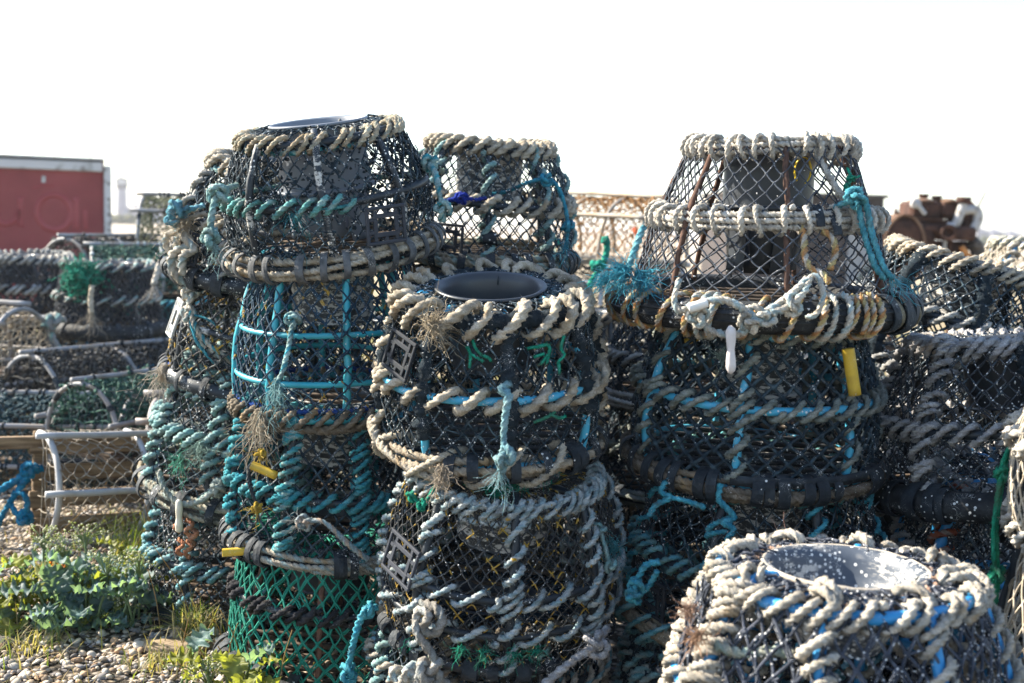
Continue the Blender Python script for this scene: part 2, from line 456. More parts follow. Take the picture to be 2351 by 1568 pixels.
# ------------------------------------------------------------------ the inkwell pot and its pieces
class Pot:
    def __init__(s, label, base, R, H, n_up=8, tilt=(0, 0), rz=0.0, Rf=.14, dz=.01, lo=False, group='lobster pots stacked on the shingle', facet=.6, name='lobster_pot', loc=None):
        s.H, s.n, s.Rf, s.dz, s.lo = H, n_up, Rf, dz, lo
        s.R = R                                   # (base, middle, top) radii
        s.zm = .5 * H
        s.pf = np.polyfit([0, s.zm, H], R, 2)
        loc = at(*base) if loc is None else np.asarray(loc)
        s.rot = (R_(tilt[0]), R_(tilt[1]), R_(rz)); s.loc = loc
        s.M = mat_of(loc, s.rot); s.Mi = np.linalg.inv(s.M)
        s.root = thing(name, label, 'lobster pot', loc, s.rot, group)
        s.facet = facet; s.ph = rng.uniform(0, 6.28, 4); s.off = rng.uniform(0, 2 * PI / n_up)
        s.hoops = {}; s.ups = []
        s.rz = R_(rz)
    def ang(s, deg):                              # bearing seen from the photographer: 0 faces them, 90 to their right
        return R_(deg) - s.rz
    def prof(s, z): return np.polyval(s.pf, z)
    def S(s, th, z, off=0.0, facet=0.0):
        th = np.asarray(th, float); z = np.asarray(z, float)
        r = s.prof(z) * (1 + .012 * np.sin(2 * th + s.ph[0]) + .008 * np.sin(3 * th + s.ph[1])) + off
        if facet:
            w = 2 * PI / s.n; a = np.mod(th - s.off, w) - w / 2
            ch = math.cos(w / 2) / np.cos(a)
            r = r * (1 - facet * s.facet * (1 - ch))
        return np.stack([r * np.sin(th), -r * np.cos(th), z + .006 * np.sin(2 * th + s.ph[2])], -1)
    def top(s, th, u, off=0.0):                   # u 0..1 from the top hoop in to the funnel rim
        r = s.R[2] * (1 - u) + s.Rf * 1.05 * u
        z = s.H + s.dz * u + .012 * np.sin(PI * u) + off
        th = np.asarray(th, float)
        return np.stack([r * np.sin(th), -r * np.cos(th), z + 0 * th], -1)
    def px(s, xd, yd, D):                         # world point -> this pot's own space
        p = np.append(at(xd, yd, D), 1); return (s.Mi @ p)[:3]
    def curve(s, z, n=240, th=(0, 360), off=0.0):
        a = np.linspace(s.ang(th[0]), s.ang(th[1]), n)
        P = s.S(a, np.full(n, z), off); N = P * (1, 1, 0); return P, unit(N)
    # --- frame
    def hoop(s, z, r, mat, name='hoop', fuzz=0, n=90):
        mb = MB(); P, _ = s.curve(z, n + 1); tube(mb, P[:-1], r, 8, True, jit=fuzz, ref=(0, 0, 1))
        s.hoops[z] = mb.build(name, mat, s.root); return s.hoops[z]
    def uprights(s, r, mat, spokes=True, z0=0.0, fuzz=0, skip=(), name='upright'):
        for k in range(s.n):
            th = s.off + 2 * PI * k / s.n
            if k in skip: s.ups.append(None); continue
            z = np.linspace(z0, s.H, 16); P = s.S(np.full(16, th), z)
            if spokes: P = np.concatenate([P, s.top(np.full(6, th), np.linspace(.12, .80, 6), -.010)])
            P = P + .004 * np.cumsum(rng.standard_normal(P.shape), 0) * .4
            mb = MB(); tube(mb, P, r, 8, jit=fuzz)
            o = mb.build(name, mat, s.root); s.ups.append((o, P))
    # --- netting
    def netting(s, nc, nr, r, mat, knots=True, topr=3, jit=.10, double=0, mess=0, z0=.0, gaps=0.0, sag=0.0):
        r = r * 1.22; mb = MB(); da = 2 * PI / nc; tot = nr + topr
        def node(i, j):
            i = np.asarray(i); th = (i + .5 * (j % 2)) * da
            h = np.sin(i * 12.9898 + j * 78.233) * 43758.5; h2 = np.sin(i * 39.34 + j * 11.13) * 24634.6
            jx = (h - np.floor(h) - .5) * 2 * jit; jz = (h2 - np.floor(h2) - .5) * 2 * jit
            th = th + jx * da
            if j <= nr:
                dzr = (s.H - z0) / nr
                z = z0 + dzr * (j + (jz if 0 < j < nr else 0))
                f = .25 + .75 * np.sin(PI * min(1, j / nr))
                if s.zm: f = f * (.45 + .55 * abs(math.sin(2 * PI * j / nr)))
                return s.S(th, z, .011 - sag * abs(math.sin(2 * PI * j / nr)), f)
            u = (j - nr) / topr
            return s.top(th, u, .004)
        ii = np.arange(nc); Pn = [node(ii, j) for j in range(tot + 1)]
        A, B = [], []
        for j in range(tot):
            a = Pn[j]
            if j % 2 == 0: b1, b2 = Pn[j + 1], np.roll(Pn[j + 1], 1, 0)
            else: b1, b2 = np.roll(Pn[j + 1], -1, 0), Pn[j + 1]
            A += [a, a]; B += [b1, b2]
        A = np.concatenate(A); B = np.concatenate(B)
        if gaps:
            k = rng.uniform(size=len(A)) > gaps; A, B = A[k], B[k]
        def strands(A, B, r):
            d = B - A; T = unit(d); up = np.where(np.abs(T[:, 2:]) > .9, [[1.0, 0, 0]], [[0, 0, 1.0]])
            N = unit(np.cross(T, up)); Bn = np.cross(T, N); n = len(A)
            bow = N * rng.normal(0, .05, (n, 1)) * np.linalg.norm(d, axis=1, keepdims=True) + Bn * rng.normal(0, .05, (n, 1)) * np.linalg.norm(d, axis=1, keepdims=True)
            m = 5; V = []
            for t in (0, .33, .67, 1.0):
                c = A + d * t + bow * (4 * t * (1 - t))
                for q in range(m):
                    x = 2 * PI * q / m; V.append(c + r * (math.cos(x) * N + math.sin(x) * Bn))
            V = np.stack(V, 1); Q = []
            for k in range(3):
                for q in range(m): Q.append([k * m + q, k * m + (q + 1) % m, (k + 1) * m + (q + 1) % m, (k + 1) * m + q])
            Q = (np.array(Q)[None] + (np.arange(n) * 4 * m)[:, None, None]).reshape(-1, 4)
            mb.add(V.reshape(-1, 3), Q)
        strands(A, B, r)
        if double:
            o = rng.standard_normal(A.shape) * r * .4 + np.array([0, 0, r * 2.6]); k = rng.uniform(size=len(A)) < double
            strands((A + o)[k], (B + o)[k], r)
        if mess:                                   # slack bights and tangles of twine
            k = rng.integers(0, nr * nc * 2 - 2 * nc if not gaps else int(.7 * len(A)), mess); off = rng.normal(0, .016, (mess, 3))
            strands(A[k], B[k] + off, r * .8)
        if knots:
            C = np.concatenate(Pn[1:]); blobs(mb, C, r * rng.uniform(1.5, 2.2, len(C)), True, rough=.2)
        return mb.build('netting', mat, s.root)
    def weed(s, n, mat=None, size=.006, zr=(0, 1), thr=(0, 360)):
        """dried weed and dirt caught in the meshes"""
        mb = MB(); th = s.ang(0) + np.radians(rng.uniform(*thr, n)); z = rng.uniform(zr[0], zr[1], n) * s.H
        c = rng.integers(0, max(6, n // 25), n); cz = rng.uniform(0, 1, c.max() + 1) * s.H; ct = rng.uniform(0, 6.28, c.max() + 1)
        k = rng.uniform(size=n) < .6
        z = np.where(k, np.clip(cz[c] + rng.normal(0, .03, n), zr[0] * s.H, zr[1] * s.H), z); th = np.where(k, ct[c] + rng.normal(0, .1, n), th)
        P = s.S(th, z, rng.normal(.003, .004, n), .5)
        blobs(mb, P, size * rng.uniform(.3, 1.3, (n, 3)), True, rough=.3)
        o = mb.build('dried_weed', mat or mat_fuzzy(), s.root); o['kind'] = 'stuff'; return o
    def specks(s, n, size=.0016, mat=None, zr=(0, 1), thr=(-110, 110), name='barnacles'):
        mb = MB(); th = np.array([s.ang(x) for x in rng.uniform(*thr, n)]); z = rng.uniform(zr[0], zr[1], n) * s.H
        P = s.S(th, z, rng.normal(.006, .003, n), .5)
        blobs(mb, P, size * np.exp(rng.normal(-.1, .45, (n, 3))), True, rough=.2)
        o = mb.build(name, mat or mat_simple('barnacle', (.55, .54, .52), (.72, .71, .69), 40), s.root); o['kind'] = 'stuff'; return o
    # --- lashings
    def lash_hoop(s, z, hr, r, cols, pitch, mat=None, th=(0, 360), off=0.0, name='rope_lashing', wob=.38, slack=.06, slant=.75):
        P, N = s.curve(z, 300, th, off); mb = MB(); r = r * .86; lash(mb, P, N, hr, r, cols, pitch, s.lo, wob, slack=slack, slant=slant)
        return mb.build(name, mat or mat_rope(), s.hoops.get(z, s.root))
    def lay_hoop(s, z, r, cols, mat=None, th=(0, 360), off=0.0, dz=0.0, name='laid_rope'):
        P, N = s.curve(z, 300, th, off); P = P + (0, 0, dz); P = P + .004 * np.sin(np.linspace(0, 40, 300))[:, None] * N
        mb = MB(); rope(mb, P, r, cols, ref=None, lo=s.lo); return mb.build(name, mat or mat_rope(), s.hoops.get(z, s.root))
    def lash_up(s, k, hr, r, cols, pitch, mat=None, zr=(0, 1), wob=.25, slack=.06, hand=1, slant=.45):
        if s.ups[k % s.n] is None: return
        o, P = s.ups[k % s.n]; P = resample(P[:16], .006)
        a, b = int(zr[0] * (len(P) - 1)), int(zr[1] * (len(P) - 1)) + 1
        P = P[a:b]; N = unit(P * (1, 1, 0)); mb = MB(); r = r * .86; lash(mb, P, N, hr, r, cols, pitch, s.lo, wob, slack=slack, hand=hand, slant=slant)
        return mb.build('rope_lashing', mat or mat_rope(), o)
    def near_up(s, deg):                           # index of the upright nearest a bearing
        a = [((s.off + 2 * PI * k / s.n - s.ang(deg) + PI) % (2 * PI)) - PI for k in range(s.n)]
        return int(np.argmin(np.abs(a)))
    def base_rope(s, z, r, turns, br, cols, mat=None, out=0.0):
        """one long rope laid round and round the base hoop"""
        n = int(turns * 260); u = np.linspace(0, 1, n); th = u * turns * 2 * PI
        k = np.arange(int(turns) + 2); pa = rng.permutation(int(turns) + 2) * 2 * PI / turns + rng.uniform(-.3, .3, len(k))
        ang = np.interp(u * turns, k, np.unwrap(pa)) ; ang = ang + .35 * np.sin(th * 1.7 + 1)
        P0 = s.S(th, np.full(n, z)); N = unit(P0 * (1, 1, 0)); rr = br * (1 + .12 * np.sin(th * 2.3))
        P = P0 + N * (out + rr * np.cos(ang))[:, None] + np.outer(rr * np.sin(ang), [0, 0, 1])
        mb = MB(); rope(mb, P, r, cols, lo=s.lo); return mb.build('base_rope', mat or mat_rope(), s.hoops.get(z, s.root))
    def strap(s, z, deg, rad, w=.024, mat=None, slant=0.0, out=0.0, turns=1.0, tail=0.0, parent=None):
        """a strip of rubber or webbing bound round the base ring"""
        n = int(26 * turns) + 8; ph = np.linspace(-2.2, -2.2 + 2 * PI * turns + tail, n)
        th = s.ang(deg) + slant * (ph / 6.28) / s.R[0] + (np.linspace(0, 1, n) * (turns - 1) * w * .8) / s.R[0]
        P0 = s.S(th, np.full(n, z)); Nr = unit(P0 * (1, 1, 0)); Tt = np.stack([np.cos(th), np.sin(th), 0 * th], -1)
        rr = rad * (1 + .05 * rng.standard_normal() + .05 * np.sin(3 * ph + rng.uniform(0, 6))) + np.linspace(0, .006 * turns, n)
        P = P0 + Nr * (out + rr * np.cos(ph))[:, None] + np.outer(rr * np.sin(ph), [0, 0, 1])
        Nv = unit(Nr * np.cos(ph)[:, None] + np.outer(np.sin(ph), [0, 0, 1]))
        h, t = w / 2 * rng.uniform(.8, 1.2), .0022
        sec = np.array([[-t, -h], [t, -h], [t * 1.6, 0], [t, h], [-t, h]])
        mb = MB(); sweep(mb, P, Nv, Tt, sec); return mb.build('strap', mat or mat_rubber(), parent or s.hoops.get(z, s.root), False)
    # --- fittings
    def funnel(s, depth, mat, taper=.82, fingers=0, lip=.016, th=.004, ribs=0, flange=0, rimmat=None, fl=.15):
        R = s.Rf; zt = s.H + s.dz + .012; mb = MB()
        pr = [(R + lip, zt - .002), (R + lip, zt + .003), (R + lip * .7, zt + .006), (R + .002, zt), (R - .006, zt - .02), (R * .93, zt - .05)]
        zb = zt - depth
        pr += [(R * (.93 + (taper - .93) * u), zt - .05 - (depth - .05) * u) for u in np.linspace(.1, 1, 6)]
        pr += [(R * taper + th, zb)]
        out = [(R * (.93 + (taper - .93) * u) + th, zt - .05 - (depth - .05) * u) for u in np.linspace(1, .1, 12)]
        if ribs: out = [(r + (.004 if i % 2 else 0), z) for i, (r, z) in enumerate(out)]
        pr += out + [(R - .001, zt - .02), (R + .004, zt - .004)]
        lathe(mb, pr, 48, closed=True)
        if flange: lathe(mb, [(R * taper, zb + .012), (R * taper + flange, zb + .01), (R * taper + flange, zb), (R * taper, zb - .004)], 48, closed=True)
        f = mb.build('funnel', mat, s.root)
        for k in range(fingers):
            a = 2 * PI * k / fingers + rng.uniform(-.05, .05); r0 = R * taper; L = fl * rng.uniform(.85, 1.05)
            z = np.linspace(0, L, 8); sw = np.linspace(0, 1, 8) ** 2 * rng.uniform(-.03, .05)
            P = np.stack([(r0 - .25 * z + sw) * math.cos(a), (r0 - .25 * z + sw) * math.sin(a), zb - z], 1)
            m2 = MB(); h = PI * r0 / fingers * .8
            sweep(m2, P, np.tile([math.cos(a), math.sin(a), .2], (8, 1)), np.tile([-math.sin(a), math.cos(a), 0], (8, 1)), [[-.0015, -h], [.0015, -h], [.0015, h], [-.0015, h]])
            m2.build('funnel_finger', mat, f)
        return f
    def rim_ties(s, n, mat, deg=None, w=.006):
        for k in range(n):
            a = s.ang(rng.uniform(0, 360) if deg is None else deg[k]); r = s.Rf + .01; zt = s.H + s.dz
            ph = np.linspace(0, 2 * PI, 14, endpoint=False); c = np.array([r * math.sin(a), -r * math.cos(a), zt - .008]); rad = unit(c * (1, 1, 0))
            P = c + rad * (.017 * np.cos(ph))[:, None] + np.outer(.017 * np.sin(ph), [0, 0, 1])
            mb = MB(); tube(mb, P, w * .5, 6, True, ref=np.cross(rad, [0, 0, 1])); mb.build('cable_tie', mat, s.root)
    def panel(s, deg, zc, w=.13, h=.10, mat=None, out=.014, roll=0, lean=None, style=0):
        """plastic escape gap: a ladder-edged frame tied over the netting"""
        a = s.ang(deg); c = s.S(a, zc, out); n = unit(c * (1, 1, 0))
        slope = np.polyval(np.polyder(s.pf), zc); up = unit(np.array([n[0] * slope, n[1] * slope, 1.0])); x = np.cross(up, n); n = np.cross(x, up)
        cr, sr = math.cos(R_(roll)), math.sin(R_(roll)); x, up = cr * x + sr * up, -sr * x + cr * up
        M = np.stack([x, up, n], 1); mb = MB(); t = .010
        def bar(u, v, su, sv, d=.007, b=.0016): box(mb, c + M @ np.array([u, v, 0]), (su, sv, d), M, bev=b)
        for sg in (-1, 1):
            bar(0, sg * (h / 2), w + t, t, .010, .003); bar(sg * (w / 2), 0, t, h - t, .010, .003)
            bar(0, sg * (h * .27), w * .60 + .013, .013); bar(sg * (w * .29), 0, .013, h * .54 - .013)
            for u in (-.29, 0, .29): bar(u * w, sg * h * .385, .011, h * .23 - .0115, .005)
            for v in (-.18, .18): bar(sg * w * .395, v * h, w * .21 - .0115, .011, .005)
        return mb.build('escape_gap_grille', mat or mat_plastic('panel', (.020, .024, .031), .0, .6, dirt=.3, spec=.15), s.root)
    def floor(s, mat, n=9, z=.005):
        mb = MB(); R = s.R[0] * .97
        for k in range(n):
            y = (k - (n - 1) / 2) * 2 * R / n; L = 2 * math.sqrt(max(R * R - y * y, .001))
            box(mb, (0, y, z), (L, .022, .012), bev=.004)
        for x in (-.35, .35): box(mb, (x * R * 1.2, 0, z - .0125), (.03, 1.8 * R, .011), bev=.003)
        return mb.build('floor_grating', mat, s.root)
    def rope_part(s, pts, r, cols, name='tied_rope', mat=None, parent=None, knots=(), ends=(), n=12, closed=False):
        """a hand-laid rope through points in the pot's own space; knots = point numbers; ends = (point, direction, colour) tufts"""
        mb = MB(); pts = np.asarray(pts, float); rope(mb, spline(pts, n, closed), r, cols, closed=closed)
        for k in knots: knot(mb, pts[k], r * 2.6, r * .9, cols)
        for k, d, ln in ends: tuft(mb, pts[k], d, 26, ln, np.mean(cols, 0) * 1.1, .35)
        return mb.build(name, mat or mat_rope(), parent or s.root)
    def tufts(s, name, mat, *L):
        for a in L:
            mb = MB(); tuft(mb, *a); mb.build(name, mat, s.root)
    def yellow(s, p, d, L=.085, r=.0125):
        d = unit(np.asarray(d, float)); mb = MB(); p = np.asarray(p, float)
        P = p + np.outer(np.linspace(-.5, .5, 9) * L, d); T, N, B = frames(P)
        a = np.arange(14) * 2 * PI / 14; rings = []
        for rr, rev in ((r, 0), (r * .72, 1)):
            Q = P[::-1] if rev else P
            rings.append((Q, rr))
        path = np.concatenate([P, P[::-1], P[:1]]); rad = np.concatenate([np.full(9, r), np.full(9, r * .72), [r]])
        sec = np.stack([rad[:, None] * np.cos(a), rad[:, None] * np.sin(a)], -1)
        sweep(mb, path, np.tile(N[0], (19, 1)), np.tile(B[0], (19, 1)), sec, cap=False)
        return mb.build('yellow_toggle', mat_plastic('yellow', (.55, .36, .03), .22, .5, (.4, .6), dirt=.55), s.root)
# ------------------------------------------------------------------ shared materials for the pots
m_black = mat_plastic('black_pipe', BLACK, .33, .5, (.44, .62))
m_blackcrust = mat_plastic('black_crusted', BLACK, .36, .55, (.34, .5), crust=.08)
m_turq = mat_plastic('turquoise_pipe', (.02, .30, .38), .30, .4, (.46, .62), dirt=.5, fade=(.05, .36, .42))
m_blue = mat_plastic('blue_pipe', (.05, .33, .50), .42, .45, (.34, .55), dirt=.25)
m_rust = mat_simple('rusty_rod', (.045, .025, .02), (.13, .065, .04), 30, .9, 90, .6, .004)
m_fun = mat_plastic('funnel_dark', (.03, .036, .045), .0, .38, dirt=.35)
m_funcrust = mat_plastic('funnel_crust', (.028, .032, .036), .25, .5, crust=.36)
m_fungrey = mat_plastic('funnel_grey', (.17, .19, .225), .0, .45, dirt=.15, fade=(.12, .135, .16))
m_funwhite = mat_plastic('funnel_white_crust', (.04, .045, .05), .4, .6, (.25, .4), crust=.34)
m_bowl = mat_plastic('speckled_bowl', (.06, .075, .10), .5, .55, (.2, .4), crust=.16, dirt=.2)
m_net = mat_net('black', (.009, .019, .028))
m_netw = mat_net('black_speckled', (.012, .023, .033), (.085, .13, .155), spec=.42, patch=(.28, .5))
m_netgrey = mat_net('grey_blue', (.045, .052, .065), (.17, .185, .21))
m_neto = mat_net('black_ochre', (.03, .032, .034), (.12, .13, .12), .12)
m_netblue = mat_net('navy', (.014, .035, .06), (.04, .10, .15), .08)
m_netgreen = mat_net('green', (.012, .16, .115), (.02, .24, .17), spec=.12, patch=(.6, .8))
m_nettan = mat_net('tan', (.34, .29, .22), (.52, .47, .40), spec=.2)
m_strap = mat_rubber(); m_web = mat_rubber('webbing', (.05, .055, .06), (.17, .175, .18), .2, True)
m_floor = mat_simple('old_wood_slat', (.05, .035, .025), (.14, .10, .07), 12, .9)
m_tyre = mat_rubber('tyre', (.008, .010, .012), (.032, .036, .04), .38)
RO, RP, RL = mat_rope('ochre'), mat_rope(), mat_rope('lichen')

def straps(p, z, degs, rad, **k):
    for d in degs: p.strap(z, d + rng.uniform(-2, 2), rad, slant=rng.uniform(-.02, .02), **k)

# ======================================================= stack beside the turquoise pot: black pot on top
p = Pot('weathered black pot with grey rim and canvas bound rope base, above the turquoise pot', (770, 566, 3.55), (.292, .300, .228), .345, 8, (10, -7.0), Rf=.138, dz=.025)
p.off = p.ang(8)
B1 = p
for z, r in ((0.0, .016), (.175, .0125), (.345, .0135)): p.hoop(z, r, m_black)
p.uprights(.0115, m_blackcrust)
p.netting(40, 14, .0021, m_netw, mess=330, double=.12, jit=.13, gaps=.03)
p.lay_hoop(.345, .008, AQUA[:2] + TEALPALE[:1], RP, dz=-.02); p.lash_hoop(.345, .016, .0095, [(.58, .50, .38), (.52, .45, .34), (.44, .45, .38)], .042, RO, wob=.45)
p.lash_hoop(.175, .014, .0098, TEALPALE[:1] + [(.14, .40, .40), (.18, .46, .45)], .050, RP, (-80, 22), wob=.35)
p.lay_hoop(.175, .008, AQUA[:1] + TEALPALE[:2], RP, (95, 265), off=-.01)
p.base_rope(0.0, .0095, 7, .026, BEIGE, RO, .010)
straps(p, 0.0, [-88, -74, -62, -50, -39, -28, -8, 2, 13, 24, 39, 50, 60, 70, 79, 88, 130, 200, 240], .039, mat=m_web, out=.010, w=.021)
p.funnel(.20, m_fungrey, .95, fingers=9, ribs=1, flange=.02, lip=.012, fl=.15)
p.rim_ties(5, m_black, [-40, 35, 160, 110, 250])
p.panel(35, .10, .118, .10, mat_plastic('panel_grey', (.045, .050, .062), 0, .6, dirt=.2, spec=.15), roll=-3, out=.038)
p.floor(m_floor); p.weed(900, size=.006, thr=(58, 140), zr=(.3, 1.02)); p.weed(300, size=.006, thr=(10, 60), zr=(.5, 1.02)); p.weed(350, size=.005); p.specks(144)
a, D = p.ang, 3.2
p.rope_part([p.px(545, 425, 3.32), p.px(525, 432, 3.24), p.px(500, 445, 3.20), p.px(487, 490, 3.18), p.px(483, 545, 3.16), p.px(492, 565, 3.16)], .0105, TEALPALE, 'knotted_rope_tail', knots=(2, 4), ends=[(5, (.2, 0, -1), .05)])
p.rope_part([p.px(985, 375, 3.5), p.px(1000, 400, 3.42), p.px(1008, 440, 3.36), p.px(1018, 480, 3.33), p.px(1015, 510, 3.33)], .010, TEALPALE[:2] + AQUA[:1], 'knotted_rope_tail', knots=(0, 3))
p.rope_part([p.px(675, 478, 3.24), p.px(740, 480, 3.22), p.px(800, 472, 3.23), p.px(816, 460, 3.24)], .005, AQUA, 'rope_end', ends=[(0, (-.1, -.3, -1), .06), (0, (.5, -.2, -1), .07)])

# turquoise pot
p = Pot('bright turquoise framed pot with navy net under the canvas bound black pot', (765, 912, 3.55), (.295, .285, .215), .45, 8, (5, 0), Rf=.13, dz=.0)
p.off = p.ang(-28); B2 = p
for z, r in ((0.0, .013), (.105, .0095), (.245, .0095), (.45, .0115)): p.hoop(z, r, m_turq)
p.uprights(.0115, m_turq)
p.netting(42, 18, .0023, m_netblue, topr=2, double=.25, mess=90)
p.lash_hoop(0.0, .016, .0115, BROWN, .040, RO, wob=.4); p.lay_hoop(0.0, .012, BROWN, RO, dz=-.028, off=.004)
p.lay_hoop(0.0, .0085, [(.02, .08, .35), (.03, .10, .40), (.02, .07, .3)], RP, dz=.026, off=.0)
p.funnel(.21, m_funwhite, .9, ribs=1); p.floor(m_floor, 7); p.specks(48)
p.rope_part([p.px(672, 735, 3.24), p.px(664, 790, 3.20), p.px(650, 850, 3.17), p.px(636, 880, 3.16)], .0085, TEALPALE[:2] + SKYBLUE[:1], 'rope_tail', ends=[(3, (-.2, -.2, -1), .08), (3, (.2, -.3, -1), .07)], knots=(0,))
mb = MB(); tuft(mb, p.px(597, 950, 3.25), (0, -.3, -1), 110, .10, (.50, .44, .34), .3); mb.build('frayed_rope_end', RO, p.root)

# blue rope wrapped pot
p = Pot('black pot with uprights tightly wrapped in blue rope, under the turquoise pot', (758, 1215, 3.55), (.29, .295, .24), .43, 8, (5, 2), Rf=.13, dz=.0)
p.off = p.ang(-18); B3 = p
for z, r in ((0.0, .015), (.19, .012), (.43, .013)): p.hoop(z, r, m_black)
p.uprights(.012, m_black)
p.netting(40, 16, .0030, m_net, topr=2)
for k in range(8): p.lash_up(k, .013, .0108, AQUA if k % 3 else AQUA[:2] + TEALPALE[:1], .029, RP, wob=.5, slack=.2)
p.lash_hoop(.19, .013, .0115, AQUA, .042, RP, wob=.5); p.lash_hoop(.43, .014, .0115, TEALPALE[:1] + AQUA[:2], .05, RP)
p.base_rope(0.0, .010, 6, .024, [(.50, .46, .38), (.44, .38, .30), (.34, .44, .45)], RO, .008)
straps(p, 0.0, [-86, -78, -70, -60, -52, -44, -35, -30, 12, 17, 22, 48, 60, 74, 90, 200], .037, out=.008, w=.026)
p.funnel(.2, m_funcrust, .9, ribs=1); p.floor(m_floor, 7); p.specks(90)
p.yellow(p.px(606, 1080, 3.17), (1, -.25, -.28), .078)
p.rope_part([p.px(595, 1045, 3.22), p.px(572, 1085, 3.20), p.px(578, 1130, 3.19), p.px(590, 1160, 3.19), p.px(592, 1195, 3.19)], .006, DARKR, 'rubber_cord', m_strap)
for q in ((598, 1042), (590, 1165)):
    mb = MB(); c = p.px(*q, 3.18); knot(mb, c, .014, .005, [(.55, .38, .06)] * 3); tuft(mb, c, (0, 0, -1), 20, .04, (.55, .40, .08)); mb.build('yellow_cord', RP, p.root)
p.rope_part([p.px(700, 1200, 3.17), p.px(735, 1195, 3.15), p.px(765, 1215, 3.14), p.px(800, 1250, 3.14), p.px(845, 1285, 3.16)], .0085, PALEBLUE[:2] + [(.52, .42, .34)], 'rope_tail', knots=(0,), ends=[(0, (-1, -.3, .1), .05)])

# green net pot on the ground
p = Pot('green netted pot with black bound middle hoop, standing on the shingle', (755, 1500, 3.55), (.305, .298, .25), .41, 8, (3, 1), Rf=.13, dz=.0)
p.loc[2] = .035; p.root.location.z = .035; p.M = mat_of(p.loc, p.rot); p.Mi = np.linalg.inv(p.M); B4 = p
for z, r in ((0.0, .016), (.225, .012), (.41, .012)): p.hoop(z, r, m_black)
p.uprights(.010, m_rust)
p.netting(44, 14, .0024, m_netgreen, topr=2, double=.9, jit=.16, sag=.0)
p.lash_hoop(.225, .013, .0115, DARKR, .045, RP, wob=.45)
P, N = p.curve(0.0, 181, off=.01); mb = MB(); tube(mb, P[:-1] - (0, 0, .012), .036, 12, True, jit=.03, ref=(0, 0, 1)); mb.build('tyre_ring', m_tyre, p.hoops[0.0])
straps(p, 0.0, [-80, -70, -52, -30, -8, 20, 45, 75], .045, w=.03, out=.008)
p.funnel(.2, m_fun, .9, ribs=1); p.floor(m_floor, 7)
p.yellow(p.px(540, 1267, 3.30), (1, .3, .02), .075)

# ======================================================= column behind, half hidden
p = Pot('tangled weathered pot with loose knotted white rope, behind the grey rimmed pot', (610, 632, 4.1), (.325, .31, .225), .38, 8, (6, 9), Rf=.13, dz=.01); A1 = p
for z, r in ((0.0, .03), (.19, .013), (.38, .014)): p.hoop(z, r, m_blackcrust)
p.uprights(.014, m_black); p.netting(40, 14, .0024, m_netw, mess=420, jit=.2)
p.lash_hoop(.38, .018, .014, BEIGE, .05, RO, wob=.5); p.lay_hoop(.38, .014, WHITE_ROPE, RO, dz=.02); p.lay_hoop(.38, .014, TEALPALE, RO, dz=-.018, off=.012)
p.lash_hoop(.19, .016, .012, BEIGE, .06, RO, wob=.5)
for k in range(8): p.lash_up(k, .016, .011, GREYROPE, .05, RO, wob=.5)
straps(p, 0.0, [-80, -62, -45, -30, -15, 5, 30, 60], .038, w=.04)
p.weed(900, size=.008, thr=(-100, 40)); p.panel(-38, .10, .12, .10, out=.024); p.funnel(.2, m_fun); p.floor(m_floor, 7)
pts = [p.px(x, y, d) for x, y, d in ((440, 600, 3.86), (405, 590, 3.84), (380, 560, 3.84), (390, 535, 3.82), (425, 540, 3.80), (440, 560, 3.80), (405, 575, 3.80), (392, 600, 3.81), (410, 640, 3.82), (440, 655, 3.84))]
p.rope_part(pts, .0135, WHITEBLUE, 'loose_white_rope')
p.rope_part([pts[1] + (0, -.02, .02), pts[3] + (.04, -.02, 0), pts[5] + (.02, -.03, -.01), pts[6] + (.03, -.02, -.01), pts[8] + (.02, -.03, .02)], .0135, WHITEBLUE, 'loose_white_rope')
p.rope_part([p.px(470, 472, 3.84), p.px(440, 480, 3.82), p.px(415, 488, 3.80), p.px(402, 478, 3.80), p.px(400, 500, 3.80)], .011, [(.16, .40, .50), (.22, .46, .55), (.14, .36, .46)], 'knotted_blue_rope', knots=(2, 3, 4))
mb = MB(); tuft(mb, p.px(430, 505, 3.80), (-.3, -.2, -.6), 90, .09, (.52, .45, .34), .6); mb.build('frayed_rope_end', RO, p.root)

p = Pot('black pot with white crusted base hoop and frayed tie rope, beside the turquoise pot', (604, 862, 4.1), (.33, .315, .24), .38, 8, (5, 7), Rf=.13, dz=.01); A2 = p
for z, r in ((0.0, .03), (.19, .012), (.38, .013)): p.hoop(z, r, m_blackcrust)
p.uprights(.013, m_black); p.netting(42, 16, .0030, m_neto, jit=.12, mess=60)
straps(p, 0.0, [-84, -72, -60, -40, -18, 10, 35], .037, w=.02); p.lay_hoop(0.0, .012, [(.05, .12, .4)] * 2 + [(.5, .5, .5)], RP, (-100, -50), dz=.03)
p.panel(-62, .19, .085, .125, mat_plastic('panel_white', (.42, .42, .40), .3, .5, dirt=.3)); p.funnel(.2, m_funwhite); p.floor(m_floor, 7); p.specks(120)
q = [p.px(x, y, d) for x, y, d in ((437, 675, 3.86), (433, 720, 3.84), (445, 755, 3.82), (470, 790, 3.81), (500, 815, 3.80), (540, 835, 3.82))]
p.rope_part(q, .010, WHITEBLUE, 'tied_rope', knots=(0, 1)); p.rope_part([x + (.008, -.014, .012) for x in q[1:]], .009, WHITEBLUE[:2] + SKYBLUE[:1], 'tied_rope')
p.rope_part([q[1], p.px(470, 730, 3.80), p.px(500, 750, 3.80), p.px(515, 780, 3.80)], .004, SKYBLUE, 'blue_twine'); p.rope_part([q[1], p.px(450, 780, 3.79), p.px(475, 815, 3.79), p.px(500, 840, 3.79)], .006, SKYBLUE, 'blue_twine')
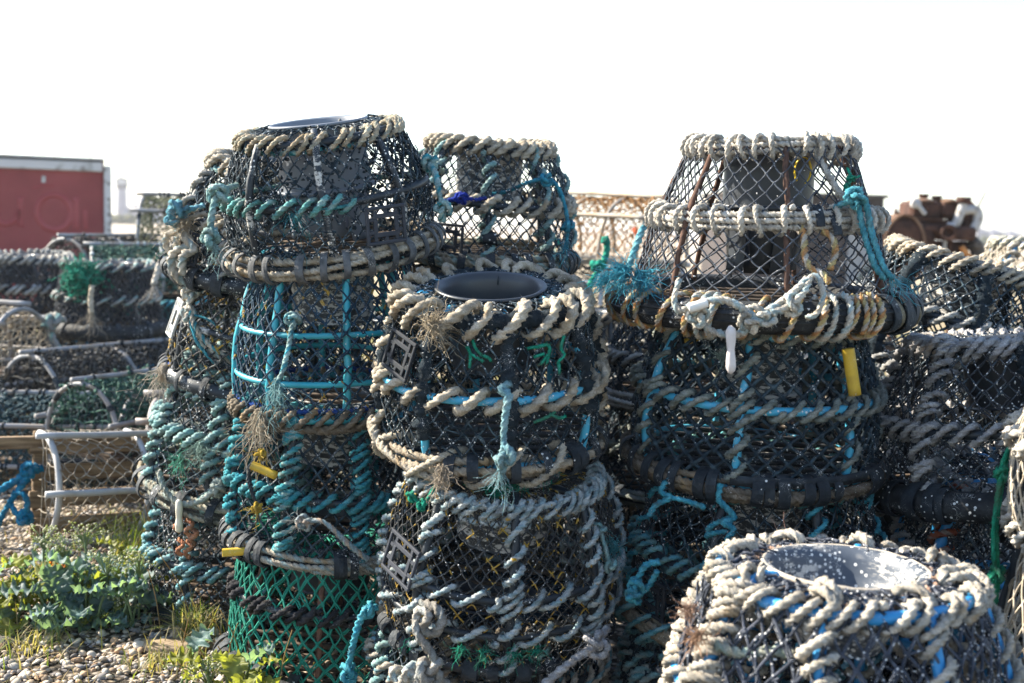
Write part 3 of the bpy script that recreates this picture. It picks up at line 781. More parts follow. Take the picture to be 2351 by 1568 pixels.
mb = MB(); tuft(mb, p.px(378, 840, 3.9), (-.1, 0, -1), 90, .10, (.58, .52, .44), .25); mb.build('frayed_rope_end', RO, p.root)

p = Pot('pot lashed all over in pale teal rope, a toggle hanging from its bound base', (595, 1100, 4.1), (.395, .37, .285), .42, 8, (4, 5), Rf=.13, dz=.01); A3 = p
for z, r in ((0.0, .016), (.22, .012), (.42, .012)): p.hoop(z, r, m_black)
p.uprights(.012, m_black); p.netting(44, 18, .0023, m_netw, mess=160)
p.lash_hoop(.42, .014, .012, TEALPALE, .045, RP, wob=.5); p.lash_hoop(.22, .014, .013, TEALPALE, .05, RP, wob=.5); p.lash_hoop(.36, .006, .012, TEALPALE, .05, RP, (-95, 60), wob=.5)
for k in range(8): p.lash_up(k, .013, .0125, TEALPALE, .05, RP, wob=.4)
p.base_rope(0.0, .011, 6, .028, [(.47, .45, .37), (.42, .40, .32), (.38, .45, .42)], RO, .006)
straps(p, 0.0, [-85, -70, -58, -40, -24, -8, 14, 40], .041, w=.034, out=.006); p.funnel(.2, m_funwhite); p.floor(m_floor, 7); p.specks(180)
q = [p.px(x, y, d) for x, y, d in ((365, 1080, 3.72), (372, 1110, 3.70), (392, 1140, 3.68), (420, 1158, 3.67), (460, 1150, 3.67), (500, 1120, 3.67), (545, 1090, 3.70))]
b = p.rope_part(q, .0105, [(.44, .50, .46), (.40, .47, .43), (.50, .52, .46)], 'bridle_rope', knots=(5,))
mb = MB(); P = spline([p.px(411, y, d) for y, d in ((1146, 3.655), (1165, 3.648), (1190, 3.648), (1208, 3.65), (1222, 3.655))]); tube(mb, P, np.interp(np.linspace(0, 1, len(P)), [0, .08, .3, .5, .7, .92, 1], [.004, .011, .0125, .010, .0135, .012, .004]), 12)
mb.build('white_toggle', mat_plastic('toggle', (.62, .56, .44), 0, .5, dirt=.15), b)
p.tufts('frayed_rope_end', RP, (p.px(470, 1015, 3.72), (-.2, -.5, -.7), 120, .07, (.28, .42, .38), .6), (p.px(415, 1050, 3.72), (0, -.5, -.5), 60, .06, (.10, .42, .30), .8))

p = Pot('white speckled pot with faded blue lashings on the shingle beside the sea kale', (574, 1350, 4.1), (.36, .345, .29), .39, 8, (3, 2), Rf=.13, dz=.0)
p.loc[2] = .035; p.root.location.z = .035; p.M = mat_of(p.loc, p.rot); p.Mi = np.linalg.inv(p.M); A4 = p
for z, r in ((0.0, .028), (.18, .012), (.39, .012)): p.hoop(z, r, m_black)
p.uprights(.013, m_black); p.netting(44, 16, .0026, mat_net('black_heavy_speck', (.026, .028, .03), spec=.5, patch=(.15, .35)), mess=350)
for k in range(8): p.lash_up(k, .013, .0125, [(.14, .36, .42), (.22, .42, .46), (.30, .46, .48)], .05, RP, wob=.4)
p.lash_hoop(.18, .013, .0125, [(.14, .36, .42), (.22, .42, .46), (.30, .46, .48)], .055, RP, wob=.5)
straps(p, 0.0, [-80, -60, -45, -20, 0, 30], .036, w=.04); p.funnel(.15, m_fun); p.floor(m_floor, 7); p.specks(420, .0028)
mb = MB()
for x, y in ((405, 1195), (430, 1205), (440, 1225), (410, 1250), (428, 1255)):
    P = spline([p.px(x, y - 12, 3.73), p.px(x + 12, y, 3.71), p.px(x - 4, y + 14, 3.72), p.px(x + 8, y + 26, 3.73)]); rope(mb, P, .008, [(.50, .22, .12), (.45, .2, .12), (.52, .26, .15)])
mb.build('orange_cord_tie', RP, p.root)

# ======================================================= pair leaning toward the photographer, in the middle
p = Pot('tilted pot with wide dark open funnel and thick beige rope loops', (1128, 985, 3.2), (.288, .298, .240), .385, 8, (12, -1.5), Rf=.135, dz=.022); C1 = p
p.off = p.ang(10)
for z, r in ((0.0, .014), (.19, .012), (.385, .013)): p.hoop(z, r, m_blue)
p.uprights(.0115, m_blue)
mb = MB(); P, N = p.curve(.385, 200); tube(mb, P[:-1], .021, 9, True, jit=.16, ref=(0, 0, 1)); mb.build('old_net_wrap', mat_fuzzy(), p.hoops[.385])
for k in range(8):
    o, P = p.ups[k]; Pk = resample(P[:16], .008); mb = MB()
    a, b = [(0, .92), (.3, 1), (0, 1), (.62, 1), (.1, .5), (.5, 1), (0, 1), (.2, .9)][k]
    Pk = Pk[int(a * len(Pk)):int(b * len(Pk)) + 1] + unit(Pk[int(a * len(Pk)):int(b * len(Pk)) + 1] * (1, 1, 0)) * .006
    tube(mb, Pk, .019 * (1 + .2 * rng.standard_normal(len(Pk))), 8, jit=.2); mb.build('old_net_wrap', mat_fuzzy(), o)
p.netting(38, 12, .0021, m_netw, topr=5, mess=220, double=.15, jit=.14, gaps=.04)
p.lash_hoop(.385, .021, .0165, BEIGE, .080, RO, wob=.35, slack=.2); p.lash_hoop(.19, .013, .0160, BEIGE, .085, RO, wob=.3)
p.lash_up(p.near_up(-80), .014, .015, BEIGE, .07, RO); p.lash_up(p.near_up(80), .014, .015, BEIGE, .075, RO)
p.base_rope(0.0, .0125, 4, .022, [(.44, .37, .28), (.40, .34, .26), (.48, .42, .33)], RO, .008)
p.rope_part(p.S(np.linspace(p.ang(-85), p.ang(-18), 9), np.array([.05, .035, .02, .01, .0, -.012, -.02, -.025, -.03]), .04), .0135, BEIGE, 'loose_base_rope', RO)
straps(p, 0.0, [-18, -8, 4, 13, 26, 42, 50, 62, 76, 90, 150, 220], .036, w=.028, out=.008)
p.lash_hoop(0.0, .036, .0115, BEIGE, .16, RO, (-75, 40), wob=.3)
p.funnel(.22, m_fun, .78, lip=.020, ribs=1); p.rim_ties(4, m_black, [-12, 82, -60, 172]); p.panel(-52, .285, .12, .10, out=.022, roll=-8)
p.floor(mat_plastic('floor_mat', (.02, .022, .024), .3, .7), 11); p.weed(700, size=.007, zr=(.3, 1)); p.weed(500, size=.006); p.specks(252)
mb = MB()
for pts in (((1085, 780), (1092, 800), (1105, 815)), ((1072, 795), (1080, 815), (1078, 845)), ((1105, 815), (1122, 822), (1128, 830)), ((1210, 800), (1240, 795), (1258, 790)), ((1258, 790), (1262, 805), (1255, 835)), ((1225, 820), (1250, 812)), ((1295, 770), (1288, 800), (1296, 815), (1282, 830)), ((1282, 830), (1285, 858)), ((1225, 970), (1262, 955), (1275, 945)), ((1262, 950), (1285, 960), (1300, 955)), ((1080, 812), (1110, 830)), ((1240, 838), (1260, 812))):
    P = np.array([p.px(x, y, 2.862 + .03 * abs(x - 1130) / 250) for x, y in pts]); rope(mb, spline(P, 6), .0042, GREEN)
mb.build('green_twine_mend', RP, p.root)
q = [p.px(x, y, d) for x, y, d in ((1172, 880, 2.84), (1150, 895, 2.82), (1168, 905, 2.81), (1162, 940, 2.80), (1156, 1000, 2.80), (1160, 1050, 2.79), (1150, 1085, 2.79))]
p.rope_part(q, .0105, [(.22, .40, .44), (.28, .44, .47), (.18, .36, .42)], 'hanging_blue_rope', knots=(5,), ends=[(6, (-.1, -.1, -1), .06)])
p.tufts('frayed_rope_end', RO, (p.px(985, 745, 2.88), (.4, -.2, .1), 150, .06, (.50, .42, .30), .8), (p.px(1020, 1075, 2.84), (-.3, -.2, -.6), 70, .06, (.40, .34, .27), .5))

p = Pot('pot in pale blue grey rope with lichen flecked netting, below the wide funnel pot', (1142, 1405, 3.2), (.312, .326, .255), .43, 8, (9, 2), Rf=.135, dz=.0); C2 = p
p.off = p.ang(-40)
for z, r in ((0.0, .016), (.11, .010), (.21, .012), (.43, .013)): p.hoop(z, r, m_black)
p.uprights(.012, m_black)
p.netting(58, 22, .0018, mat_net('black_lichen', (.026, .028, .03), (.08, .085, .085), .13), topr=4, mess=160)
p.lash_hoop(.43, .015, .0105, PALEBLUE, .036, RL, wob=.5); p.lay_hoop(.43, .0105, PALEBLUE, RL, dz=-.032, off=.012, th=(-25, 15)); p.lay_hoop(.43, .0105, PALEBLUE, RL, dz=.012, off=.006)
p.lash_hoop(.21, .013, .0105, PALEBLUE, .075, RL, wob=.35); p.lash_hoop(.11, .012, .0105, PALEBLUE, .10, RL, wob=.35)
for k in range(8): p.lash_up(k, .013, .0105, PALEBLUE, .036 if k in (p.near_up(-75), p.near_up(-85)) else .055, RL, wob=.4)
straps(p, 0.0, [-72, -66, -55, -48, -40, -12, 0, 14, 26, 52, 60, 80], .026, w=.034, out=.004)
p.panel(-50, .255, .13, .105, mat_plastic('panel_grey', (.045, .050, .062), 0, .6, dirt=.2, spec=.15), roll=-8, out=.024)
p.funnel(.2, m_funcrust, .9, ribs=1); p.floor(m_floor, 7); p.specks(420); p.weed(250, size=.005)
mb = MB()
for x, y, d in ((1080, 1100, 2.98), (1120, 1112, 2.95), (1160, 1105, 2.95), (1190, 1108, 2.95), (1250, 1085, 3.0), (1270, 1070, 3.05), (1140, 1130, 2.93), (950, 1470, 2.95), (985, 1520, 2.9), (1060, 1490, 2.84), (1110, 1500, 2.83), (1180, 1500, 2.84), (1230, 1490, 2.86)): p.tufts('green_twine_tuft', RP, (p.px(x, y, d), (0, -.5, -.2), 40, .028, (.02, .30, .20), 1.0))
p.rope_part([p.px(x, y, d) for x, y, d in ((1000, 1115, 2.92), (985, 1140, 2.88), (968, 1160, 2.88), (955, 1148, 2.89), (945, 1140, 2.9))], .0055, GREEN, 'green_twine', knots=(2, 4))
p.rope_part([p.px(x, y, d) for x, y, d in ((965, 1385, 2.86), (1000, 1395, 2.82), (1015, 1425, 2.80), (995, 1455, 2.80), (970, 1440, 2.80), (985, 1415, 2.79), (960, 1400, 2.82), (958, 1450, 2.80), (990, 1500, 2.79), (1000, 1530, 2.79), (985, 1545, 2.79), (1010, 1560, 2.8), (1060, 1600, 2.8))], .0135, [(.40, .38, .34), (.34, .32, .29), (.38, .40, .39)], 'loose_end_rope', knots=(10,))
p.rope_part([p.px(x, y, d) for x, y, d in ((1395, 1440, 2.95), (1370, 1480, 2.88), (1340, 1500, 2.85), (1300, 1530, 2.82), (1240, 1580, 2.8))], .0125, MAUVE, 'loose_end_rope', knots=(1,), ends=[(1, (-1, -.3, .2), .05)])
p.rope_part([p.px(x, y, d) for x, y, d in ((1350, 1190, 3.0), (1375, 1215, 2.98), (1390, 1260, 2.97), (1400, 1300, 2.97))], .007, TEALPALE, 'tied_rope', knots=(1, 3))

p = Pot('dark pot with close net and brown rope loops, under the lichen flecked pot', (1118, 1640, 3.25), (.345, .335, .30), .28, 8, (2, 0), Rf=.13, dz=.0)
p.loc[2] = .03; p.root.location.z = .03; p.M = mat_of(p.loc, p.rot); p.Mi = np.linalg.inv(p.M); C3 = p
for z, r in ((0.0, .018), (.14, .012), (.28, .012)): p.hoop(z, r, m_black)
p.uprights(.012, m_black); p.netting(70, 16, .0022, m_net, topr=2)
for k in range(8): p.lash_up(k, .013, .0115, BROWN if k % 2 else TEALPALE, .045, RP, wob=.4)
p.lash_hoop(.28, .013, .0125, BROWN, .05, RP); p.lash_hoop(.14, .013, .012, [(.5, .45, .38), (.44, .4, .34), (.2, .38, .45)], .06, RP)
p.floor(m_floor, 7); p.funnel(.15, m_fun)
p.rope_part([p.px(x, y, d) for x, y, d in ((930, 1540, 2.92), (905, 1535, 2.90), (900, 1550, 2.89), (925, 1570, 2.88), (950, 1560, 2.88), (940, 1545, 2.87), (900, 1590, 2.88))], .0135, WHITEBLUE, 'knotted_white_rope', knots=(4,))
tr = [at(865, 1395, 3.02), at(848, 1400, 3.0), at(832, 1412, 3.0), at(818, 1450, 3.0), at(806, 1500, 3.0), at(800, 1545, 3.0), at(812, 1590, 3.02)]
mb = MB(); rope(mb, spline(tr), .0095, SKYBLUE); knot(mb, tr[1], .02, .009, SKYBLUE); knot(mb, tr[5], .026, .009, SKYBLUE)
tag(mb.build('hanging_rope', RP), 'thin blue rope with a knot, hanging beside the green netted pot to the shingle', 'rope')

# ======================================================= pot behind the middle stack
p = Pot('pot with fat beige rope hoops and bright blue tie, behind the wide funnel pot', (1112, 585, 4.35), (.318, .302, .216), .405, 8, (4, 2), Rf=.13, dz=.0); D1 = p
p.off = p.ang(3)
for z, r in ((0.0, .014), (.205, .013), (.405, .013)): p.hoop(z, r, m_black)
p.uprights(.011, m_black); p.netting(44, 16, .0022, m_netw, topr=2)
p.lash_hoop(.405, .015, .0150, BEIGE, .047, RO, wob=.3); p.lay_hoop(.405, .014, BEIGE, RO, dz=.016); p.lash_hoop(.205, .015, .0155, BEIGE, .065, RO, wob=.25)
for k in range(8): p.lash_up(k, .011, .012, TEALPALE, .075, RP, wob=.3)
p.base_rope(0.0, .0115, 6, .026, [(.42, .36, .27), (.36, .31, .24), (.30, .40, .38)], RO, .006)
straps(p, 0.0, [-60, -42, -28, -12, 4, 18, 30, 44, 56, 64, 70, 76, 84], .039, w=.03, out=.006); straps(p, 0.09, [3], .02, w=.06)
p.panel(-22, .075, .12, .10, out=.022); p.funnel(.2, m_funcrust, .9); p.floor(m_floor, 7); p.specks(156)
q = [p.px(x, y, d) for x, y, d in ((1080, 452, 4.3), (1160, 440, 4.15), (1215, 418, 4.09), (1255, 412, 4.08), (1280, 430, 4.09), (1296, 470, 4.10), (1304, 520, 4.10), (1300, 555, 4.10))]
p.rope_part(q, .0085, [(.05, .32, .45), (.07, .38, .50), (.04, .27, .40)], 'blue_tie_rope', knots=(3, 6), ends=[(7, (-.1, 0, -1), .08)])
p.rope_part([p.px(1020, 462, 4.0), p.px(1060, 455, 4.0), p.px(1090, 458, 4.02), p.px(1140, 452, 4.06)], .008, [(.02, .05, .4), (.03, .07, .45), (.02, .04, .3)], 'navy_tie_rope', knots=(1,))
P = spline([p.px(1155, 335, 4.2), p.px(1160, 326, 4.2), p.px(1172, 326, 4.2), p.px(1180, 332, 4.2)]); mb = MB(); tube(mb, P, .003, 6); mb.build('wire_loop', m_black, p.root)

def plain(label, loc, R, H, tilt, cols, net, hoopm=None, pitch=.05, rr=.0125, mat=None, n=40, top=True, group='lobster pots stacked on the shingle', upcols=None, strapn=0, Rf=.13, fun=None, lo=True, wd=0, midz=.5, base=None, nr=.0026):
    p = Pot(label, (0, 0, 1), R, H, 8, tilt, Rf=Rf, dz=.0, lo=lo, group=group, loc=np.array(loc, float))
    hm = hoopm or m_black; mat = mat or RP
    zs = (0.0, H * midz, H)
    for z, r in zip(zs, (.02 if base else .015, .012, .013)): p.hoop(z, r, hm)
    p.uprights(.012, hm); p.netting(n, 14, nr, net, topr=2, knots=not lo)
    if top: p.lash_hoop(H, .015, rr, cols, pitch, mat, wob=.4)
    p.lash_hoop(H * midz, .014, rr, cols, pitch * 1.2, mat, wob=.4)
    if upcols:
        for k in range(8): p.lash_up(k, .013, rr, upcols, pitch, mat, wob=.4)
    if base == 'tyre':
        P, N = p.curve(0.0, 121, off=.01); mb = MB(); tube(mb, P[:-1], .05, 12, True, jit=.03, ref=(0, 0, 1)); mb.build('tyre_ring', m_tyre, p.hoops[0.0])
    elif base == 'rope': p.base_rope(0.0, .012, 4, .024, cols, mat, .006)
    else: p.lash_hoop(0.0, .016, rr, cols, pitch, mat, wob=.4)
    for k in range(strapn): p.strap(0.0, -95 + 190 * k / max(1, strapn - 1) + rng.uniform(-5, 5), .056 if base == 'tyre' else .034, w=.035, slant=rng.uniform(-.03, .03))
    p.funnel(.18, fun or m_fun); p.floor(m_floor, 7)
    if wd: p.weed(wd, size=.008)
    return p

def below(p, drop, dx=0, dy=0): return p.loc + np.array([dx, dy, -drop])
zD = D1.loc[2]; hD = zD / 2 - .02
plain('shaded pot with dark brown lashings, second down under the fat beige rope pot', (D1.loc[0], D1.loc[1] + .02, hD), (.33, .32, .25), hD - .04, (0, 0), BROWN, m_net, base='rope', strapn=6)
plain('shaded pot with tattered grey lashings on the ground under the fat beige rope pot', (D1.loc[0] - .02, D1.loc[1] + .03, .03), (.34, .33, .25), hD - .06, (0, 0), GREYROPE, m_net, base='rope')

# ======================================================= stack with the tyre ring
p = Pot('tall white rope topped pot on a tyre ring base wound with orange flecked rope', (1748, 694, 3.3), (.372, .315, .216), .44, 7, (2.5, 0), Rf=.132, dz=-.012); E1 = p
p.off = p.ang(-2)
for z, r in ((0.0, .014), (.245, .010), (.44, .010)): p.hoop(z, r, m_rust if z else m_black)
p.uprights(.0085, m_rust, spokes=False, fuzz=.12)
p.netting(38, 18, .0020, m_netgrey, topr=2, jit=.08)
for dz, of in ((.004, .006), (.018, -.004), (-.012, .004)): p.lay_hoop(.44, .0088, WHITE_ROPE, RP, dz=dz, off=of)
p.lash_hoop(.44, .022, .0092, WHITE_ROPE, .042, RP, wob=.55, slack=.1, slant=-.25)
for dz, of in ((.016, .004), (0.0, .012), (-.017, .008)): p.lay_hoop(.245, .0090, WHITE_ROPE, RP, dz=dz, off=of)
p.lash_hoop(.245, .026, .0092, WHITE_ROPE, .062, RP, wob=.35, slack=.08, slant=-.4)
# rope wrapped closely over the far side too
P, N = p.curve(0.0, 241, off=.022); mb = MB(); tube(mb, P[:-1], .043, 16, True, ref=(0, 0, 1)); ty = mb.build('tyre_ring', m_tyre, p.hoops[0.0])
for o4, r4 in ((.012, .0045), (-.008, .0045), (.026, .004)):
    P, N = p.curve(0.0, 241, off=.022); mb = MB(); tube(mb, P[:-1] + N[:-1] * math.sqrt(.0425 ** 2 - o4 ** 2) + (0, 0, o4), r4, 5, True, ref=(0, 0, 1), jit=.2); mb.build('tyre_rib', m_tyre, ty)
p.lash_hoop(0.0, .043, .0095, ORANGEW, .075, RP, (-120, 22), off=.022, wob=.5, slant=.12); p.lash_hoop(0.0, .044, .0095, ORANGEW, .024, RP, (23, 33), off=.022, wob=.1, slant=.1)
p.lash_hoop(0.0, .046, .0105, WHITEBLUE, .03, RP, (-37, -28), off=.022, wob=.1, slant=.1); p.lash_hoop(0.0, .046, .0105, WHITEBLUE, .035, RP, (8, 19), off=.022, wob=.1, slant=.1)
straps(p, 0.0, [41, 47, 54, 58, 66, 73, 78, 84, 90, 97, 106], .050, w=.034, out=.022); straps(p, 0.0, [44, 62], .049, w=.03, out=.022, mat=mat_rubber('tan_side', (.10, .085, .05), (.16, .13, .08)))
p.funnel(.17, m_fun, .93, fingers=10, flange=.032, lip=.006, fl=.19); p.floor(m_floor, 7); p.specks(96)
mb = MB(); a = np.linspace(-1.2, 4.0, 24); c = p.px(1843, 392, 3.12); P = c + np.stack([.022 * np.cos(a), 0 * a, .036 * np.sin(a)], 1); sweep(mb, P, np.stack([np.cos(a), 0 * a, np.sin(a)], 1), np.tile([0, 1.0, 0], (24, 1)), [[-.0015, -.006], [.0015, -.006], [.0015, .006], [-.0015, .006]]); mb.build('yellow_band', mat_plastic('yellow_band', (.65, .45, .02), 0, .4, dirt=.1), p.root)
p.rope_part([p.px(x, y, d) for x, y, d in ((1870, 345, 3.08), (1895, 390, 3.05), (1925, 440, 3.02), (1960, 480, 3.0), (1990, 520, 3.0))], .010, WHITE_ROPE, 'white_rope_tie')
q = [p.px(x, y, d) for x, y, d in ((1915, 478, 2.99), (1945, 462, 2.97), (1965, 455, 2.96), (1988, 470, 2.96), (1998, 520, 2.96), (2012, 570, 2.95), (2030, 615, 2.94), (2050, 640, 2.94))]
p.rope_part(q, .0095, [(.10, .40, .50), (.14, .46, .55), (.08, .34, .44)], 'blue_tie_rope', knots=(2,), ends=[(7, (.7, -.2, -.5), .06)])
p.rope_part([x + (-.018, .004, -.002) for x in q[3:]], .0095, [(.10, .40, .50), (.14, .46, .55), (.08, .34, .44)], 'blue_tie_rope')
q = [p.px(x, y, d) for x, y, d in ((1478, 520, 3.12), (1462, 560, 3.10), (1448, 600, 3.09), (1440, 620, 3.08))]
p.rope_part(q, .011, [(.16, .40, .46), (.22, .46, .52), (.12, .34, .42)], 'blue_tie_rope')
mb = MB()
tuft(mb, q[3], (-.6, -.2, -.35), 190, .062, (.06, .36, .50), .5, .0012); tuft(mb, q[3] + (.03, 0, -.01), (.5, -.1, -.5), 190, .06, (.06, .36, .50), .6, .0012); tuft(mb, q[3] + (-.055, 0, -.03), (-.8, 0, .2), 80, .04, (.06, .38, .52), .5, .0012)
mb.build('frayed_blue_rope', RP, p.root)
p.rope_part([p.px(x, y, d) for x, y, d in ((1945, 385, 3.06), (1955, 410, 3.04), (1945, 430, 3.03), (1952, 455, 3.02))], .0038, GREEN, 'green_twine', knots=(1, 2))
p.rope_part([p.px(x, y, d) for x, y, d in ((1952, 408, 3.04), (1965, 408, 3.04), (1975, 403, 3.04))], .0028, GREEN, 'green_twine')
p.rope_part([p.px(x, y, d) for x, y, d in ((1838, 510, 2.98), (1846, 550, 2.96), (1848, 590, 2.94), (1862, 615, 2.92), (1890, 630, 2.90), (1905, 650, 2.885))], .0095, ORANGEW, 'flecked_rope_tie')
p.rope_part([p.px(x, y, d) for x, y, d in ((1880, 525, 2.99), (1910, 545, 2.97), (1918, 580, 2.96), (1905, 620, 2.95))], .0095, ORANGEW, 'flecked_rope_tie')
for x in ((1872, 470, 1885, 520), (1905, 480, 1925, 540)): 
    mb = MB(); P = spline([p.px(x[0], x[1], 3.0), p.px((x[0] + x[2]) / 2 + 4, (x[1] + x[3]) / 2, 2.97), p.px(x[2], x[3], 2.96)]); T, N, B = frames(P, ref=(0, 1, 0)); sweep(mb, P, N, B, [[-.002, -.011], [.002, -.011], [.002, .011], [-.002, .011]]); mb.build('strap', m_strap, p.root)
# bridle with the white toggle
q = [p.px(x, y, d) for x, y, d in ((1560, 640, 2.87), (1548, 690, 2.845), (1562, 715, 2.83), (1590, 700, 2.83), (1602, 725, 2.82), (1625, 755, 2.815), (1660, 768, 2.81), (1690, 768, 2.81), (1730, 750, 2.81), (1755, 730, 2.80), (1735, 705, 2.80), (1712, 715, 2.81), (1722, 740, 2.80), (1765, 712, 2.80), (1800, 690, 2.82), (1840, 655, 2.84), (1855, 640, 2.85))]
br = p.rope_part(q, .0098, WHITEBLUE, 'bridle_rope', knots=(4, 9, 12))
p.rope_part([p.px(x, y, d) for x, y, d in ((1582, 712, 2.81), (1620, 692, 2.80), (1665, 690, 2.80), (1700, 705, 2.80), (1722, 722, 2.80))], .0098, WHITEBLUE, 'bridle_loop')
p.rope_part([p.px(x, y, d) for x, y, d in ((1770, 720, 2.79), (1820, 700, 2.81), (1850, 665, 2.83), (1862, 635, 2.85), (1880, 640, 2.85), (1890, 680, 2.83), (1875, 720, 2.83), (1850, 730, 2.84))], .0098, WHITEBLUE, 'bridle_loop', knots=(1,))
mb = MB(); tube(mb, spline([p.px(1582, 708, 2.79), p.px(1600, 702, 2.79), p.px(1625, 694, 2.79)]), np.r_[np.full(24, .012), [.006]], 10); mb.build('white_tape_end', mat_plastic('white_tape', (.68, .66, .62), 0, .6, dirt=.1), br)
def toggle(p, xd, y0, y1, D, par, wid=.0135):
    L = np.linspace(y0, y1, 15); P = np.array([p.px(xd + (2 if y0 < y < y1 else 0), y, D) for y in L]); mb = MB()
    rad = wid * np.interp(np.linspace(0, 1, 15), [0, .05, .14, .3, .5, .72, .9, 1], [.3, .8, .98, .9, .68, .88, .95, .3]); tube(mb, P, rad, 14)
    return mb.build('white_toggle', mat_plastic('toggle_white', (.62, .57, .55), 0, .5, dirt=.3), par)
toggle(p, 1676, 748, 858, 2.795, br)

p = Pot('heavy black netted pot with blue frame and yellow tube, under the tyre ring pot', (1722, 1048, 3.3), (.333, .338, .262), .40, 7, (4, 1), Rf=.122, dz=0.0); E2 = p
p.off = p.ang(-18)
for z, r in ((0.0, .014), (.215, .0125), (.40, .012)): p.hoop(z, r, m_blue)
p.uprights(.0125, m_blue)
p.netting(38, 16, .0042, m_net, topr=2, jit=.07)
p.lash_hoop(.215, .014, .0115, OLIVE, .055, RP, wob=.3); p.lash_hoop(.40, .014, .0115, OLIVE, .06, RP)
for k in range(7): p.lash_up(k, .013, .0115, OLIVE, .075, RP, wob=.3)
p.lay_hoop(.40, .011, OLIVE, RP, dz=.014)
p.base_rope(0.0, .0125, 5, .026, [(.20, .17, .13), (.17, .14, .11), (.24, .20, .16)], RO, .008)
straps(p, 0.0, [-88, -74, -62, -50, -46, -32, -26, -8, -2, 4, 13, 19, 27, 46, 56, 64, 74, 86], .041, w=.032, out=.008)
P, N = p.curve(0.03, 120, (-20, 90), .028); mb = MB(); sweep(mb, P, N, np.cross(tangents(P), N), [[-.002, -.014], [.002, -.014], [.002, .014], [-.002, .014]]); mb.build('strap', m_strap, p.hoops[0.0])
p.funnel(.21, m_funcrust, .92, flange=.02); p.floor(mat_plastic('floor_mat', (.02, .022, .024), .3, .7), 9); p.specks(198)
p.yellow(p.px(1955, 854, 2.98), (.22, -.1, -1), .125, .0165)
p.yellow(p.px(1600, 775, 3.15), (1, .2, .42), .07, .010)
mb = MB(); tuft(mb, p.px(1660, 815, 2.96), (0, -.6, 0), 60, .03, (.22, .30, .26), 1.0); mb.build('frayed_rope_end', RP, p.root)

p = Pot('black pot tied with straggling sky blue ropes, under the blue framed heavy net pot', (1720, 1392, 3.3), (.345, .345, .265), .43, 7, (5, 1), Rf=.13, dz=0.0); E3 = p
p.off = p.ang(-33)
for z, r in ((0.0, .015), (.21, .014), (.43, .013)): p.hoop(z, r, m_black)
p.uprights(.0135, m_black); p.netting(38, 16, .0019, m_netw, mess=420, jit=.13)
p.lash_hoop(.43, .014, .0105, [(.16, .36, .36), (.20, .40, .38), (.10, .36, .42)], .045, RP, wob=.5); p.lash_hoop(.21, .015, .0105, [(.18, .38, .40), (.22, .42, .42), (.12, .36, .44)], .048, RP, (-110, -18), wob=.4)
for k in range(7): p.lash_up(k, .014, .0088, SKYBLUE, .062, RP, wob=.6, slack=.3)
p.base_rope(0.0, .0115, 6, .028, [(.36, .30, .22), (.32, .27, .2), (.38, .34, .26)], RP, .010); p.lash_hoop(0.0, .044, .0115, [(.14, .34, .40), (.2, .38, .42), (.1, .3, .36)], .075, RP, off=.01, wob=.3)
p.panel(-60, .10, .12, .10, out=.02); p.funnel(.22, m_funcrust, .92); p.floor(m_floor, 7); p.specks(228); p.weed(500, size=.005)
q = [p.px(x, y, d) for x, y, d in ((1528, 1105, 3.02), (1518, 1130, 3.0), (1540, 1142, 2.98), (1505, 1160, 2.99), (1490, 1185, 2.99))]
p.rope_part(q, .0085, SKYBLUE, 'sky_blue_tie'); p.rope_part([q[2], p.px(1575, 1150, 2.97), p.px(1620, 1165, 2.96)], .0085, SKYBLUE, 'sky_blue_tie')
p.rope_part([p.px(x, y, d) for x, y, d in ((1655, 1110, 2.96), (1650, 1145, 2.95), (1672, 1170, 2.94), (1685, 1190, 2.94), (1660, 1200, 2.93), (1685, 1215, 2.92), (1668, 1240, 2.91), (1690, 1255, 2.92))], .0085, SKYBLUE, 'sky_blue_tie')
p.rope_part([p.px(x, y, d) for x, y, d in ((1515, 1290, 2.92), (1480, 1300, 2.92), (1460, 1345, 2.91), (1455, 1370, 2.90), (1485, 1350, 2.91), (1510, 1310, 2.90))], .0085, SKYBLUE, 'sky_blue_tie', knots=(2, 3))
mb = MB(); tuft(mb, p.px(1412, 1255, 3.05), (-.6, -.2, .0), 120, .05, (.10, .36, .40), .7); mb.build('frayed_rope_end', RP, p.root)
E4 = plain('shaded fine meshed pot on the shingle under the sky blue tied pot', (E3.loc[0] - .02, E3.loc[1], .03), (.35, .34, .29), max(.2, E3.loc[2] - .07), (0, 0), [(.3, .40, .42), (.36, .42, .42), (.2, .38, .42)], m_net, n=64, upcols=[(.14, .34, .40), (.2, .38, .42), (.3, .4, .4)], lo=False)

bx, by = at(1585, 700, 4.45)[0], 4.45
for j, (zb, hh, lb, cc) in enumerate(((.03, .33, 'dim pot on the ground in the shade behind the tyre ring stack', BROWN), (.40, .33, 'dim pot with dark rope, second up in the shade behind the tyre ring stack', OLIVE), (.77, .30, 'dim pot with grey rope just showing behind the tyre ring base', GREYROPE))):
    q = plain(lb, (bx + .02 * j, by, zb), (.36, .35, .28), hh, (0, 0), cc, m_net, base='rope', strapn=5, wd=500)
for x0, y0, z0, nm in ((.55, 5.35, .42, 'beyond the tilted wide funnel pot'), (1.30, 5.3, .42, 'in the second row beyond the tyre ring stack'), (2.05, 5.5, .42, 'beyond the slumped pot'), (-.50, 4.85, .50, 'behind the turquoise pot'), (-1.22, 5.2, .46, 'behind the half hidden column')):
    for j, cc in enumerate((BROWN, OLIVE)):
        q = plain(('shaded pot on the ground ' if j == 0 else 'dim upper pot in the shade ') + nm, (x0 + .03 * j, y0, .03 + z0 * 1.02 * j), (.37, .36, .29), z0 - .06, (0, 0), cc, m_net, base='rope', strapn=4, wd=700)
